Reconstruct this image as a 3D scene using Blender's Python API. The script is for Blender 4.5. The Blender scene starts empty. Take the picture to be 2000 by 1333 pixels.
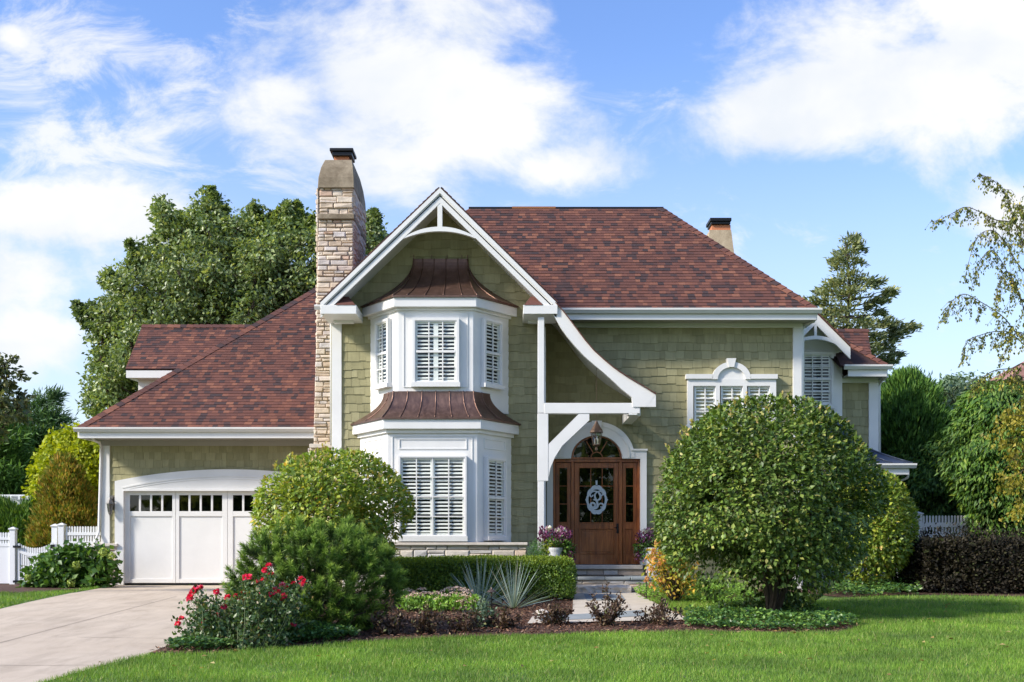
import bpy, bmesh, math, random
import numpy as np
from mathutils import Vector, Matrix

# ------------------------------------------------------------------ camera
SC = bpy.context.scene
COL = SC.collection
F, CX, HY, ZC = 2200.0, 1000.0, 1060.0, 1.0      # focal length and level line in photo pixels, eye height above the drive
cam_d = bpy.data.cameras.new("camera")
cam_d.sensor_width = 36.0
cam_d.lens = F / 2000.0 * 36.0
cam_d.shift_y = (HY - 666.5) / 2000.0
cam_d.clip_end = 3000.0
cam = bpy.data.objects.new("camera", cam_d)
COL.objects.link(cam)
cam.location = (0, 0, ZC)
cam.rotation_euler = (math.radians(90), 0, 0)
SC.camera = cam

# ------------------------------------------------------------------ light
SUN_DIR = Vector((-0.78, -0.38, 0.60)).normalized()          # towards the sun
sun_d = bpy.data.lights.new("sun", "SUN")
sun_d.energy = 2.7
sun_d.angle = math.radians(8.0)
sun_d.color = (1.0, 0.93, 0.82)
sun = bpy.data.objects.new("sun", sun_d)
COL.objects.link(sun)
sun.rotation_euler = (-SUN_DIR).to_track_quat('-Z', 'Y').to_euler()

SC.view_settings.view_transform = 'Standard'
SC.view_settings.look = 'None'
SC.view_settings.exposure = 1.2
SC.view_settings.gamma = 1.0
SC.view_settings.use_curve_mapping = False
SC.cycles.max_bounces = 6
SC.cycles.transparent_max_bounces = 12

world = bpy.data.worlds.new("World")
SC.world = world
world.use_nodes = True


def build_world():
    nt = world.node_tree
    N, L = nt.nodes, nt.links
    N.clear()
    out = N.new("ShaderNodeOutputWorld")
    bg = N.new("ShaderNodeBackground")
    bg.inputs['Strength'].default_value = 0.15
    L.new(bg.outputs[0], out.inputs[0])
    sky = N.new("ShaderNodeTexSky")
    sky.sky_type = 'NISHITA'
    sky.sun_disc = False
    sky.sun_elevation = math.asin(SUN_DIR.z)
    sky.sun_rotation = math.atan2(SUN_DIR.x, SUN_DIR.y)
    sky.air_density = 1.0
    sky.dust_density = 0.6
    sky.ozone_density = 2.0
    tc = N.new("ShaderNodeTexCoord")
    sep = N.new("ShaderNodeSeparateXYZ")
    L.new(tc.outputs['Generated'], sep.inputs[0])

    def m(op, a, b=None, c=None, clamp=False):
        n = N.new("ShaderNodeMath"); n.operation = op; n.use_clamp = clamp
        for i, v in enumerate((a, b, c)):
            if v is None: continue
            if isinstance(v, (int, float)): n.inputs[i].default_value = v
            else: L.new(v, n.inputs[i])
        return n.outputs[0]
    ay = m('MAXIMUM', m('ABSOLUTE', sep.outputs[1]), 0.12)
    u = m('DIVIDE', sep.outputs[0], ay)
    v = m('DIVIDE', sep.outputs[2], ay)
    # several noises of cloud texture over the directions of the sky
    def noise(su, sv, scale, detail, rough, dist=0.0, off=0.0):
        cb = N.new("ShaderNodeCombineXYZ")
        L.new(m('MULTIPLY_ADD', u, su, off), cb.inputs[0]); L.new(m('MULTIPLY_ADD', v, sv, off * .7), cb.inputs[1])
        cb.inputs[2].default_value = off
        t = N.new("ShaderNodeTexNoise")
        t.inputs['Scale'].default_value = scale
        t.inputs['Detail'].default_value = detail
        t.inputs['Roughness'].default_value = rough
        t.inputs['Distortion'].default_value = dist
        L.new(cb.outputs[0], t.inputs[0])
        return t.outputs[0]
    fbm = noise(1.0, 1.5, 7.0, 8, .62, .25, 3.3)
    wisp = noise(1.6, 3.2, 6.0, 8, .66, .55, 8.1)
    shade = noise(1.0, 1.3, 5.0, 5, .55, .2, 14.7)

    def blob(px, py, rx, ry, k=1.0):
        cu, cv = (px - CX) / F, (HY - py) / F
        a = m('POWER', m('DIVIDE', m('SUBTRACT', u, cu), rx / F), 2.0)
        b = m('POWER', m('DIVIDE', m('SUBTRACT', v, cv), ry / F), 2.0)
        r = m('SQRT', m('ADD', a, b))
        d = m('SUBTRACT', 1.0, r)
        return m('MULTIPLY', m('MAXIMUM', d, -1.5), k)
    def mx(lst):
        o = lst[0]
        for x in lst[1:]: o = m('SMOOTH_MAX', o, x, 0.25)
        return o
    cum = mx([blob(770, 150, 330, 230), blob(900, 250, 290, 190), blob(1080, 330, 180, 80, .8), blob(560, 190, 170, 130, .8),
              blob(1760, 150, 400, 210), blob(1950, 60, 330, 240), blob(1560, 240, 240, 120, .9), blob(1990, 420, 150, 90, .7),
              blob(80, 660, 170, 130), blob(170, 420, 330, 100), blob(40, 560, 300, 120, .7), blob(30, 70, 120, 60, .6)])
    wis = mx([blob(170, 300, 420, 260), blob(60, 130, 380, 150, .9), blob(480, 250, 300, 260, .8), blob(1000, 560, 900, 160, .55), blob(1200, 300, 260, 110, .6)])

    def ramp(x, lo, hi):
        n = N.new("ShaderNodeMapRange"); n.interpolation_type = 'SMOOTHSTEP'
        n.inputs['From Min'].default_value = lo; n.inputs['From Max'].default_value = hi
        L.new(x, n.inputs[0])
        return n.outputs[0]
    dc = ramp(m('ADD', cum, m('MULTIPLY', m('SUBTRACT', fbm, .5), 1.9)), .02, .58)
    dw = m('MULTIPLY', ramp(m('ADD', m('MULTIPLY', wis, .6), m('MULTIPLY', m('SUBTRACT', wisp, .5), 2.4)), .08, .75), .8)
    dens = m('MAXIMUM', m('MULTIPLY', dc, .97), dw)
    hz = m('MULTIPLY', ramp(v, .46, .02), .72)                     # milky air low over the horizon
    hsv = N.new("ShaderNodeHueSaturation")
    hsv.inputs['Hue'].default_value = .512
    hsv.inputs['Saturation'].default_value = SKY_SAT
    hsv.inputs['Value'].default_value = SKY_VAL
    L.new(sky.outputs[0], hsv.inputs['Color'])
    def mix(f, a, b):
        n = N.new("ShaderNodeMix"); n.data_type = 'RGBA'
        L.new(f, n.inputs[0])
        if isinstance(a, tuple): n.inputs[6].default_value = a
        else: L.new(a, n.inputs[6])
        if isinstance(b, tuple): n.inputs[7].default_value = b
        else: L.new(b, n.inputs[7])
        return n.outputs[2]
    ccol = mix(ramp(shade, .3, .62), CLOUD_LO, CLOUD_HI)
    base = mix(hz, hsv.outputs[0], CLOUD_HAZE)
    fin = mix(dens, base, ccol)
    L.new(fin, bg.inputs['Color'])

SKY_SAT, SKY_VAL = 1.16, .82
CLOUD_LO, CLOUD_HI, CLOUD_HAZE = (2.55, 2.68, 2.85, 1), (3.15, 3.12, 3.05, 1), (2.2, 2.5, 2.85, 1)
build_world()

# ------------------------------------------------------------------ measuring
def PX(x, D): return (x - CX) / F * D
def PZ(y, D): return ZC + (HY - y) / F * D
def P(x, y, D): return Vector((PX(x, D), D, PZ(y, D)))

def zg(y):
    """height of the ground: the lawn falls gently from the house towards the street"""
    return -0.6 + 0.0275 * min(y, 22.0)

def G(x, y):
    """the ground point that the photo shows at (x, y)"""
    a = (y - HY) / F
    d = 1.6 / (a + .0275)
    if d > 22: d = (ZC - zg(22)) / max(a, 1e-4)
    return Vector((PX(x, d), d, zg(d)))

# ------------------------------------------------------------------ tags and mesh building
def tag(o, label=None, cat=None, group=None, kind=None):
    if label: o['label'] = label
    if cat: o['category'] = cat
    if group: o['group'] = group
    if kind: o['kind'] = kind
    return o

def thing(name, loc, label, cat, group=None):
    o = bpy.data.objects.new(name, None)
    COL.objects.link(o)
    o.location = loc
    o.empty_display_size = .2
    return tag(o, label, cat, group)

def base_of(o):
    v = Vector((0, 0, 0))
    while o is not None:
        v += Vector(o.location); o = o.parent
    return v

class MB:
    def __init__(self):
        self.v, self.f = [], []
    def add(self, vs, fs):
        n = len(self.v)
        self.v += [tuple(p) for p in vs]
        self.f += [tuple(i + n for i in f) for f in fs]
        return self
    def box(self, x0, x1, y0, y1, z0, z1):
        return self.add([(x0, y0, z0), (x1, y0, z0), (x1, y1, z0), (x0, y1, z0), (x0, y0, z1), (x1, y0, z1), (x1, y1, z1), (x0, y1, z1)],
                        [(0, 3, 2, 1), (4, 5, 6, 7), (0, 1, 5, 4), (1, 2, 6, 5), (2, 3, 7, 6), (3, 0, 4, 7)])
    def fbox(self, x0, y0, x1, y1, D0, D1):
        """box whose front, at depth D0, is the photo rectangle"""
        return self.box(PX(x0, D0), PX(x1, D0), D0, D1, PZ(y1, D0), PZ(y0, D0))
    def obox(self, o, U, V, N, u0, u1, v0, v1, n0, n1):
        c = [o + U * u + V * v + N * n for n in (n0, n1) for (u, v) in ((u0, v0), (u1, v0), (u1, v1), (u0, v1))]
        return self.add(c, [(0, 3, 2, 1), (4, 5, 6, 7), (0, 1, 5, 4), (1, 2, 6, 5), (2, 3, 7, 6), (3, 0, 4, 7)])
    def prism(self, pts, vec):
        n = len(pts); vec = Vector(vec)
        pts = [Vector(p) for p in pts]
        return self.add(pts + [p + vec for p in pts], [tuple(range(n)), tuple(range(2 * n - 1, n - 1, -1))] +
                        [(i, i + n, (i + 1) % n + n, (i + 1) % n) for i in range(n)])
    def fprism(self, px, D0, D1):
        return self.prism([P(x, y, D0) for x, y in px], (0, D1 - D0, 0))
    def band(self, a, b, vec):
        """strip between two polylines, given a thickness: quads kept separate from ngon tessellation"""
        n = len(a); vec = Vector(vec)
        vs = [Vector(p) for p in a] + [Vector(p) for p in b]
        vs += [p + vec for p in vs]
        fs = []
        for i in range(n - 1):
            fs += [(i, i + 1, n + i + 1, n + i), (2 * n + i, 3 * n + i, 3 * n + i + 1, 2 * n + i + 1),
                   (i, 2 * n + i, 2 * n + i + 1, i + 1), (n + i, n + i + 1, 3 * n + i + 1, 3 * n + i)]
        fs += [(0, n, 3 * n, 2 * n), (n - 1, 3 * n - 1, 4 * n - 1, 2 * n - 1)]
        return self.add(vs, fs)
    def fband(self, a, b, D0, D1):
        return self.band([P(x, y, D0) for x, y in a], [P(x, y, D0) for x, y in b], (0, D1 - D0, 0))
    def tube(self, path, r, n=6, cap=True):
        path = [Vector(p) for p in path]
        m = len(path)
        rs = r if isinstance(r, (list, tuple)) else [r] * m
        vs, fs = [], []
        for i, p in enumerate(path):
            t = (path[min(i + 1, m - 1)] - path[max(i - 1, 0)])
            if t.length < 1e-9: t = Vector((0, 0, 1))
            t.normalize()
            ref = Vector((0, 0, 1)) if abs(t.z) < .9 else Vector((1, 0, 0))
            a = t.cross(ref).normalized(); b = t.cross(a)
            for k in range(n):
                w = 2 * math.pi * k / n
                vs.append(p + (a * math.cos(w) + b * math.sin(w)) * rs[i])
        for i in range(m - 1):
            for k in range(n):
                fs.append((i * n + k, i * n + (k + 1) % n, (i + 1) * n + (k + 1) % n, (i + 1) * n + k))
        if cap:
            fs += [tuple(range(n - 1, -1, -1)), tuple(range((m - 1) * n, m * n))]
        return self.add(vs, fs)
    def lathe(self, o, prof, n=16, cap=True):
        """prof: (radius, z) pairs about the vertical through o"""
        vs, fs = [], []
        o = Vector(o); m = len(prof)
        for r, z in prof:
            for k in range(n):
                w = 2 * math.pi * (k + .5) / n
                vs.append((o.x + r * math.cos(w), o.y + r * math.sin(w), o.z + z))
        for i in range(m - 1):
            for k in range(n):
                fs.append((i * n + k, i * n + (k + 1) % n, (i + 1) * n + (k + 1) % n, (i + 1) * n + k))
        if cap:
            fs += [tuple(range(n - 1, -1, -1)), tuple(range((m - 1) * n, m * n))]
        return self.add(vs, fs)
    def build(self, name, mat, parent=None, smooth=False, bevel=0.0, fix=True):
        me = bpy.data.meshes.new(name)
        o = bpy.data.objects.new(name, me)
        off = base_of(parent)
        me.from_pydata([(x - off.x, y - off.y, z - off.z) for x, y, z in self.v], [], self.f)
        if fix:
            bm = bmesh.new(); bm.from_mesh(me)
            bmesh.ops.recalc_face_normals(bm, faces=bm.faces)
            bm.to_mesh(me); bm.free()
        if smooth:
            me.polygons.foreach_set('use_smooth', [True] * len(me.polygons))
        me.materials.append(mat)
        COL.objects.link(o)
        if parent is not None: o.parent = parent
        if bevel:
            b = o.modifiers.new("bevel", 'BEVEL'); b.width = bevel; b.segments = 1; b.limit_method = 'ANGLE'
        return o

def np_mesh(name, verts, faces, mat, parent=None, smooth=False):
    """verts n x 3, faces m x k (numpy): linked as one mesh object"""
    off = base_of(parent)
    v = (np.asarray(verts, dtype=np.float64) - np.array(off)).astype(np.float32)
    f = np.asarray(faces, dtype=np.int32)
    me = bpy.data.meshes.new(name)
    me.vertices.add(len(v)); me.vertices.foreach_set('co', v.ravel())
    me.loops.add(f.size); me.loops.foreach_set('vertex_index', f.ravel())
    me.polygons.add(len(f)); me.polygons.foreach_set('loop_start', np.arange(0, f.size, f.shape[1], dtype=np.int32))
    if smooth: me.polygons.foreach_set('use_smooth', np.ones(len(f), dtype=bool))
    me.update(calc_edges=True)
    me.materials.append(mat)
    o = bpy.data.objects.new(name, me)
    COL.objects.link(o)
    if parent is not None: o.parent = parent
    return o

def clip_poly(sub, clip):
    """Sutherland-Hodgman: polygon sub against the convex counter-clockwise polygon clip (2-D)"""
    out = sub
    n = len(clip)
    for i in range(n):
        ax, ay = clip[i]; bx, by = clip[(i + 1) % n]
        ex, ey = bx - ax, by - ay
        inp, out = out, []
        if not inp: return []
        for k in range(len(inp)):
            p, q = inp[k - 1], inp[k]
            dp = ex * (p[1] - ay) - ey * (p[0] - ax)
            dq = ex * (q[1] - ay) - ey * (q[0] - ax)
            if (dp >= 0) != (dq >= 0):
                t = dp / (dp - dq)
                out.append((p[0] + (q[0] - p[0]) * t, p[1] + (q[1] - p[1]) * t))
            if dq >= 0: out.append(q)
    return out

def frame_of(poly3, facing):
    """origin and axes of the plane of a polygon: U level, V up the slope, N out of it"""
    p = [Vector(q) for q in poly3]
    N = Vector((0, 0, 0))
    for i in range(len(p)):
        N += p[i].cross(p[(i + 1) % len(p)])
    N.normalize()
    if N.dot(Vector(facing)) < 0: N = -N
    U = Vector((0, 0, 1)).cross(N)
    if U.length < 1e-6: U = Vector((1, 0, 0))
    U.normalize()
    return p[0], U, N.cross(U), N

def ccw(poly):
    a = sum(poly[i][0] * poly[(i + 1) % len(poly)][1] - poly[(i + 1) % len(poly)][0] * poly[i][1] for i in range(len(poly)))
    return poly if a > 0 else poly[::-1]

def shingles(mb, poly3, facing, row, w0, w1, t_top, t_bot, jit, gap, seed, back=None, vref=None, joint=None):
    """courses of single shingles with real butts, cut to a convex polygon"""
    rng = random.Random(seed)
    O, U, V, N = frame_of(poly3, facing)
    pts = [Vector(p) for p in poly3]
    uv = ccw([((p - O).dot(U), (p - O).dot(V)) for p in pts])
    u_lo, u_hi = min(p[0] for p in uv), max(p[0] for p in uv)
    v_lo, v_hi = min(p[1] for p in uv), max(p[1] for p in uv)
    if back is not None:
        back.prism([O + U * a + V * b - N * .02 for a, b in uv], N * .02)
    v = v_lo
    if vref is not None:
        v = v_lo - ((v_lo + O.dot(V)) - vref) % row
    r = 0
    while v < v_hi:
        u = u_lo - rng.uniform(0, w1)
        while u < u_hi:
            w = rng.uniform(w0, w1)
            j = rng.choice((0, 0, .45, 1)) * jit if jit else 0
            q = clip_poly([(u, v - j), (u + w - gap, v - j), (u + w - gap, v + row * 1.12), (u, v + row * 1.12)], uv)
            u += w
            if len(q) < 3: continue
            tb = t_bot * rng.uniform(.85, 1.15)
            vs = [O + U * a + V * b + N * (tb + (t_top - tb) * (b - v) / row) for a, b in q]
            k = len(vs)
            mb.add(vs + [O + U * a + V * b for a, b in q], [tuple(range(k))] + [(i, i + k, (i + 1) % k + k, (i + 1) % k) for i in range(k)])
        v += row; r += 1

def stones(mb, O, U, V, N, w, h, seed, hmin=.09, hmax=.2, wmin=.15, wmax=.5, out=.05, joint=.012, taper=None):
    """random coursed ledge stone over a w x h panel; every stone a rough-faced block"""
    rng = random.Random(seed)
    v = 0.0
    while v < h - .02:
        ch = min(rng.uniform(hmin, hmax), h - v)
        if h - v - ch < hmin * .6: ch = h - v
        lo, hi = (0, w) if taper is None else taper(v + ch * .5)
        u = lo - rng.uniform(0, wmin)
        while u < hi:
            cw = rng.uniform(wmin, wmax) * (.7 + .6 * ch / hmax)
            if hi - u - cw < wmin * .6: cw = hi - u
            spl = [(v, ch)]
            if ch > hmin * 1.7 and rng.random() < .35:
                a = ch * rng.uniform(.4, .6); spl = [(v, a), (v + a, ch - a)]
            for vv, hh in spl:
                a, b = max(u, lo), min(u + cw, hi)
                if b - a < .03: continue
                j = joint * .5
                o1 = out * rng.uniform(.55, 1.1)
                def jt(k): return rng.uniform(-k, k)
                e = min(.018, hh * .2)
                back = [(a + j, vv + j), (b - j, vv + j), (b - j, vv + hh - j), (a + j, vv + hh - j)]
                mid = [(p + jt(.006), q + jt(.006)) for p, q in back]
                cu, cv = (a + b) / 2, vv + hh / 2
                fr = [(p + math.copysign(e, cu - p) + jt(.006), q + math.copysign(e, cv - q) + jt(.005)) for p, q in back]
                vs = [O + U * p + V * q for p, q in back] + [O + U * p + V * q + N * (o1 * .55) for p, q in mid] + \
                     [O + U * p + V * q + N * (o1 + jt(.008)) for p, q in fr]
                fs = [(8, 9, 10, 11)]
                for s in (0, 4):
                    for i in range(4):
                        fs.append((s + i, s + (i + 1) % 4, s + 4 + (i + 1) % 4, s + 4 + i))
                mb.add(vs, fs)
            u += cw
        v += ch

# ------------------------------------------------------------------ materials
def new_mat(name):
    m = bpy.data.materials.new(name); m.use_nodes = True
    nt = m.node_tree
    return m, nt, nt.nodes["Principled BSDF"]

def lk(nt, a, b): nt.links.new(a, b)

def coords(nt, scale=(1, 1, 1)):
    tc = nt.nodes.new("ShaderNodeTexCoord")
    mp = nt.nodes.new("ShaderNodeMapping"); mp.inputs['Scale'].default_value = scale
    lk(nt, tc.outputs['Object'], mp.inputs[0])
    return mp.outputs[0]

def noise_node(nt, co, scale, detail=5, rough=.6, dist=0):
    t = nt.nodes.new("ShaderNodeTexNoise")
    t.inputs['Scale'].default_value = scale; t.inputs['Detail'].default_value = detail
    t.inputs['Roughness'].default_value = rough; t.inputs['Distortion'].default_value = dist
    lk(nt, co, t.inputs[0])
    return t.outputs[0]

def ramp_node(nt, fac, stops, interp='LINEAR'):
    r = nt.nodes.new("ShaderNodeValToRGB")
    r.color_ramp.interpolation = interp
    el = r.color_ramp.elements
    while len(el) < len(stops): el.new(.5)
    for e, (p, c) in zip(el, stops):
        e.position = p; e.color = (*c, 1)
    lk(nt, fac, r.inputs[0])
    return r.outputs[0]

def mixc(nt, fac, a, b, mode='MIX'):
    n = nt.nodes.new("ShaderNodeMix"); n.data_type = 'RGBA'; n.blend_type = mode
    for v, i in ((fac, 0), (a, 6), (b, 7)):
        if isinstance(v, (int, float)): n.inputs[i].default_value = v
        elif isinstance(v, tuple): n.inputs[i].default_value = (*v[:3], 1)
        else: lk(nt, v, n.inputs[i])
    return n.outputs[2]

def bump(nt, bsdf, h, strength=.3, dist=.01):
    b = nt.nodes.new("ShaderNodeBump"); b.inputs['Strength'].default_value = strength; b.inputs['Distance'].default_value = dist
    lk(nt, h, b.inputs['Height']); lk(nt, b.outputs[0], bsdf.inputs['Normal'])

def island(nt):
    g = nt.nodes.new("ShaderNodeNewGeometry")
    return g.outputs['Random Per Island']

def painted(name, col, rough=.45, var=.08, scale=3.0, spec=.5):
    m, nt, b = new_mat(name)
    co = coords(nt)
    n = noise_node(nt, co, scale)
    c2 = tuple(x * (1 - var) for x in col)
    lk(nt, ramp_node(nt, n, [(.3, c2), (.7, col)]), b.inputs['Base Color'])
    b.inputs['Roughness'].default_value = rough
    b.inputs['Specular IOR Level'].default_value = spec
    bump(nt, b, noise_node(nt, co, 60), .08, .004)
    return m

def per_piece(name, stops, rough=.85, var=.35, scale=6, bscale=90, bstr=.35, bdist=.006, stretch=(1, 1, 1), big=None):
    """every loose piece of the mesh gets its own tone out of stops, broken up by a grain"""
    m, nt, b = new_mat(name)
    co = coords(nt, stretch)
    base = ramp_node(nt, island(nt), stops, 'LINEAR')
    g = noise_node(nt, co, scale, 6, .65)
    c = mixc(nt, 1.0, base, ramp_node(nt, g, [(.25, (1 - var,) * 3), (.75, (1 + var * .4,) * 3)]), 'MULTIPLY')
    if big:
        gg = noise_node(nt, coords(nt), big[0], 4, .6)
        c = mixc(nt, 1.0, c, ramp_node(nt, gg, [(.3, (1 - big[1],) * 3), (.7, (1 + big[1] * .5,) * 3)]), 'MULTIPLY')
    lk(nt, c, b.inputs['Base Color'])
    b.inputs['Roughness'].default_value = rough
    b.inputs['Specular IOR Level'].default_value = .25
    bump(nt, b, noise_node(nt, co, bscale, 5, .7), bstr, bdist)
    return m

def leaf_mat(name, stops, trans=.3, rough=.5, spec=.35, big=.25, bigscale=1.2, gain=1.0):
    stops = [(p, tuple(min(.85, x * gain) for x in c)) for p, c in stops]
    m, nt, b = new_mat(name)
    out = nt.nodes["Material Output"]
    c = ramp_node(nt, island(nt), stops)
    gg = noise_node(nt, coords(nt), bigscale, 3, .6)
    c = mixc(nt, 1.0, c, ramp_node(nt, gg, [(.3, (1 - big, 1 - big, 1 - big * .8)), (.7, (1 + big, 1 + big * .8, 1))]), 'MULTIPLY')
    lk(nt, c, b.inputs['Base Color'])
    b.inputs['Roughness'].default_value = rough
    b.inputs['Specular IOR Level'].default_value = spec
    tr = nt.nodes.new("ShaderNodeBsdfTranslucent")
    lk(nt, mixc(nt, 1.0, c, (1.3, 1.25, .5), 'MULTIPLY'), tr.inputs[0])
    mx = nt.nodes.new("ShaderNodeMixShader"); mx.inputs[0].default_value = trans
    lk(nt, b.outputs[0], mx.inputs[1]); lk(nt, tr.outputs[0], mx.inputs[2])
    lk(nt, mx.outputs[0], out.inputs[0])
    return m

def glass_mat(name, tint=(.95, .97, .96), refl=.04, rough=.015):
    m, nt, b = new_mat(name)
    out = nt.nodes["Material Output"]
    t = nt.nodes.new("ShaderNodeBsdfTransparent"); t.inputs[0].default_value = (*tint, 1)
    g = nt.nodes.new("ShaderNodeBsdfGlossy"); g.inputs['Roughness'].default_value = rough
    lw = nt.nodes.new("ShaderNodeLayerWeight"); lw.inputs[0].default_value = .5      # same from either side of the pane
    pw = nt.nodes.new("ShaderNodeMath"); pw.operation = 'POWER'; pw.inputs[1].default_value = 4.0
    lk(nt, lw.outputs['Facing'], pw.inputs[0])
    ad = nt.nodes.new("ShaderNodeMath"); ad.operation = 'MULTIPLY_ADD'; ad.inputs[1].default_value = .75; ad.inputs[2].default_value = refl; ad.use_clamp = True
    lk(nt, pw.outputs[0], ad.inputs[0])
    mx = nt.nodes.new("ShaderNodeMixShader")
    lk(nt, ad.outputs[0], mx.inputs[0]); lk(nt, t.outputs[0], mx.inputs[1]); lk(nt, g.outputs[0], mx.inputs[2])
    lk(nt, mx.outputs[0], out.inputs[0])
    return m

def wood_mat(name):
    m, nt, b = new_mat(name)
    co = coords(nt, (9, 9, .8))
    n = noise_node(nt, co, 2.2, 6, .6, .8)
    n2 = noise_node(nt, coords(nt), 1.7, 3, .5)
    c = ramp_node(nt, n, [(.25, (.12, .030, .009)), (.5, (.32, .098, .026)), (.75, (.48, .175, .050))])
    c = mixc(nt, 1.0, c, ramp_node(nt, n2, [(.3, (.65, .6, .55)), (.7, (1.15, 1.1, 1.0))]), 'MULTIPLY')
    lk(nt, c, b.inputs['Base Color'])
    b.inputs['Roughness'].default_value = .35
    b.inputs['Coat Weight'].default_value = .25
    bump(nt, b, n, .1, .003)
    return m

def copper_mat(name, c1, c2, c3, rough=.42, metal=.55):
    m, nt, b = new_mat(name)
    n = noise_node(nt, coords(nt, (5, 5, .7)), 2.5, 6, .65, .4)
    c = ramp_node(nt, n, [(.28, c1), (.5, c2), (.72, c3)])
    lk(nt, c, b.inputs['Base Color'])
    b.inputs['Metallic'].default_value = metal
    b.inputs['Specular IOR Level'].default_value = .4
    lk(nt, ramp_node(nt, n, [(.3, (rough - .08,) * 3), (.7, (rough + .15,) * 3)]), b.inputs['Roughness'])
    bump(nt, b, noise_node(nt, coords(nt), 9, 3, .5), .06, .01)
    return m

def plain(name, col, rough=.5, metal=0.0, spec=.5):
    m, nt, b = new_mat(name)
    n = noise_node(nt, coords(nt), 25, 4, .6)
    lk(nt, ramp_node(nt, n, [(.3, tuple(x * .82 for x in col)), (.7, col)]), b.inputs['Base Color'])
    b.inputs['Roughness'].default_value = rough; b.inputs['Metallic'].default_value = metal
    b.inputs['Specular IOR Level'].default_value = spec
    return m

M = {}
M['white'] = painted("white_paint", (.745, .735, .715), .42, .09, 1.6)
M['white_vinyl'] = painted("white_vinyl", (.74, .75, .77), .4, .04)
M['soffit'] = painted("darker_soffit", (.36, .34, .31), .6, .06)  # eave soffits and garage frieze, darker than the white trim
M['gutter'] = painted("gutter_enamel", (.68, .67, .645), .35, .08, 1.5)
M['siding'] = per_piece("olive_shingle_siding", [(0, (.272, .252, .136)), (.5, (.318, .294, .162)), (1, (.36, .333, .188))], .8, .18, 5, 70, .3, .004, (3, 3, .6), (.5, .08))
M['roof'] = per_piece("asphalt_shingles", [(0, (.050, .036, .038)), (.15, (.066, .040, .040)), (.28, (.108, .050, .042)), (.78, (.148, .063, .048)), (.92, (.195, .082, .056)), (1, (.24, .105, .068))], .92, .25, 30, 240, .5, .004, (1, 1, 1), (.6, .15))
M['roofback'] = plain("roof_felt", (.045, .022, .02), .95)
M['stone'] = per_piece("ledge_stone", [(0, (.54, .42, .31)), (.2, (.64, .52, .40)), (.45, (.70, .60, .49)), (.65, (.60, .47, .35)), (.8, (.68, .58, .50)), (.92, (.56, .52, .50)), (1, (.62, .43, .32))], .88, .3, 7, 45, .5, .012)
M['limestone'] = per_piece("base_limestone", [(0, (.56, .49, .40)), (.3, (.66, .60, .52)), (.55, (.50, .49, .48)), (.8, (.60, .52, .42)), (1, (.55, .42, .32))], .88, .25, 8, 45, .5, .012)
M['mortar'] = plain("mortar", (.36, .30, .23), .95)
M['capstone'] = per_piece("cap_stone", [(0, (.55, .49, .42)), (1, (.62, .56, .49))], .85, .25, 6, 40, .5, .012)
M['concrete_old'] = None
M['glass'] = glass_mat("window_glass")
M['doorglass'] = glass_mat("door_glass", (.4, .41, .38), .06)
M['dark'] = plain("interior_shade", (.012, .013, .013), .9, 0, .1)  # near-black: the shade of unlit rooms put into the colour
M['curtain'] = plain("room_curtain", (.16, .15, .12), .9)
M['shutter'] = painted("shutter_paint", (.86, .86, .81), .45, .03)
M['wood'] = wood_mat("mahogany")
M['copper'] = copper_mat("aged_copper", (.125, .074, .058), (.175, .104, .080), (.23, .142, .112), .38, .75)
M['bluemetal'] = copper_mat("blue_grey_metal", (.05, .06, .085), (.075, .09, .125), (.10, .12, .16), .35, .6)
M['black'] = plain("black_metal", (.012, .012, .013), .4, .4)
M['bronze'] = plain("bronze_lamp", (.16, .11, .085), .4, .7)
M['lampgrey'] = plain("weathered_lamp_metal", (.20, .185, .17), .45, .5)
M['terracotta'] = plain("terracotta_flue", (.55, .20, .09), .8)
M['bark'] = per_piece("bark", [(0, (.06, .045, .032)), (1, (.11, .085, .062))], .95, .4, 9, 30, .6, .02, (1, 1, .3))
M['palebark'] = per_piece("pale_bark", [(0, (.22, .19, .16)), (1, (.34, .31, .27))], .9, .4, 7, 30, .5, .01)
M['zinc'] = plain("pale_painted_zinc", (.50, .56, .60), .5, .1)

def concrete_old():
    m, nt, b = new_mat("weathered_concrete")
    n = noise_node(nt, coords(nt), 2.6, 7, .7, .3)
    c = ramp_node(nt, n, [(.3, (.11, .08, .05)), (.5, (.22, .175, .12)), (.7, (.34, .28, .20))])
    lk(nt, c, b.inputs['Base Color']); b.inputs['Roughness'].default_value = .95
    bump(nt, b, noise_node(nt, coords(nt), 25, 6, .7), .4, .02)
    return m
M['concrete_old'] = concrete_old()
# ------------------------------------------------------------------ ground
def grass_base():
    m, nt, b = new_mat("turf_soil")
    n = noise_node(nt, coords(nt), 1.2, 6, .65)
    n2 = noise_node(nt, coords(nt), 40, 5, .7)
    c = ramp_node(nt, n, [(.3, (.070, .130, .025)), (.7, (.095, .175, .032))])
    c = mixc(nt, 1.0, c, ramp_node(nt, n2, [(.3, (.6, .6, .6)), (.7, (1.15, 1.15, 1.1))]), 'MULTIPLY')
    lk(nt, c, b.inputs['Base Color']); b.inputs['Roughness'].default_value = .95
    bump(nt, b, n2, .6, .02)
    return m

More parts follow.
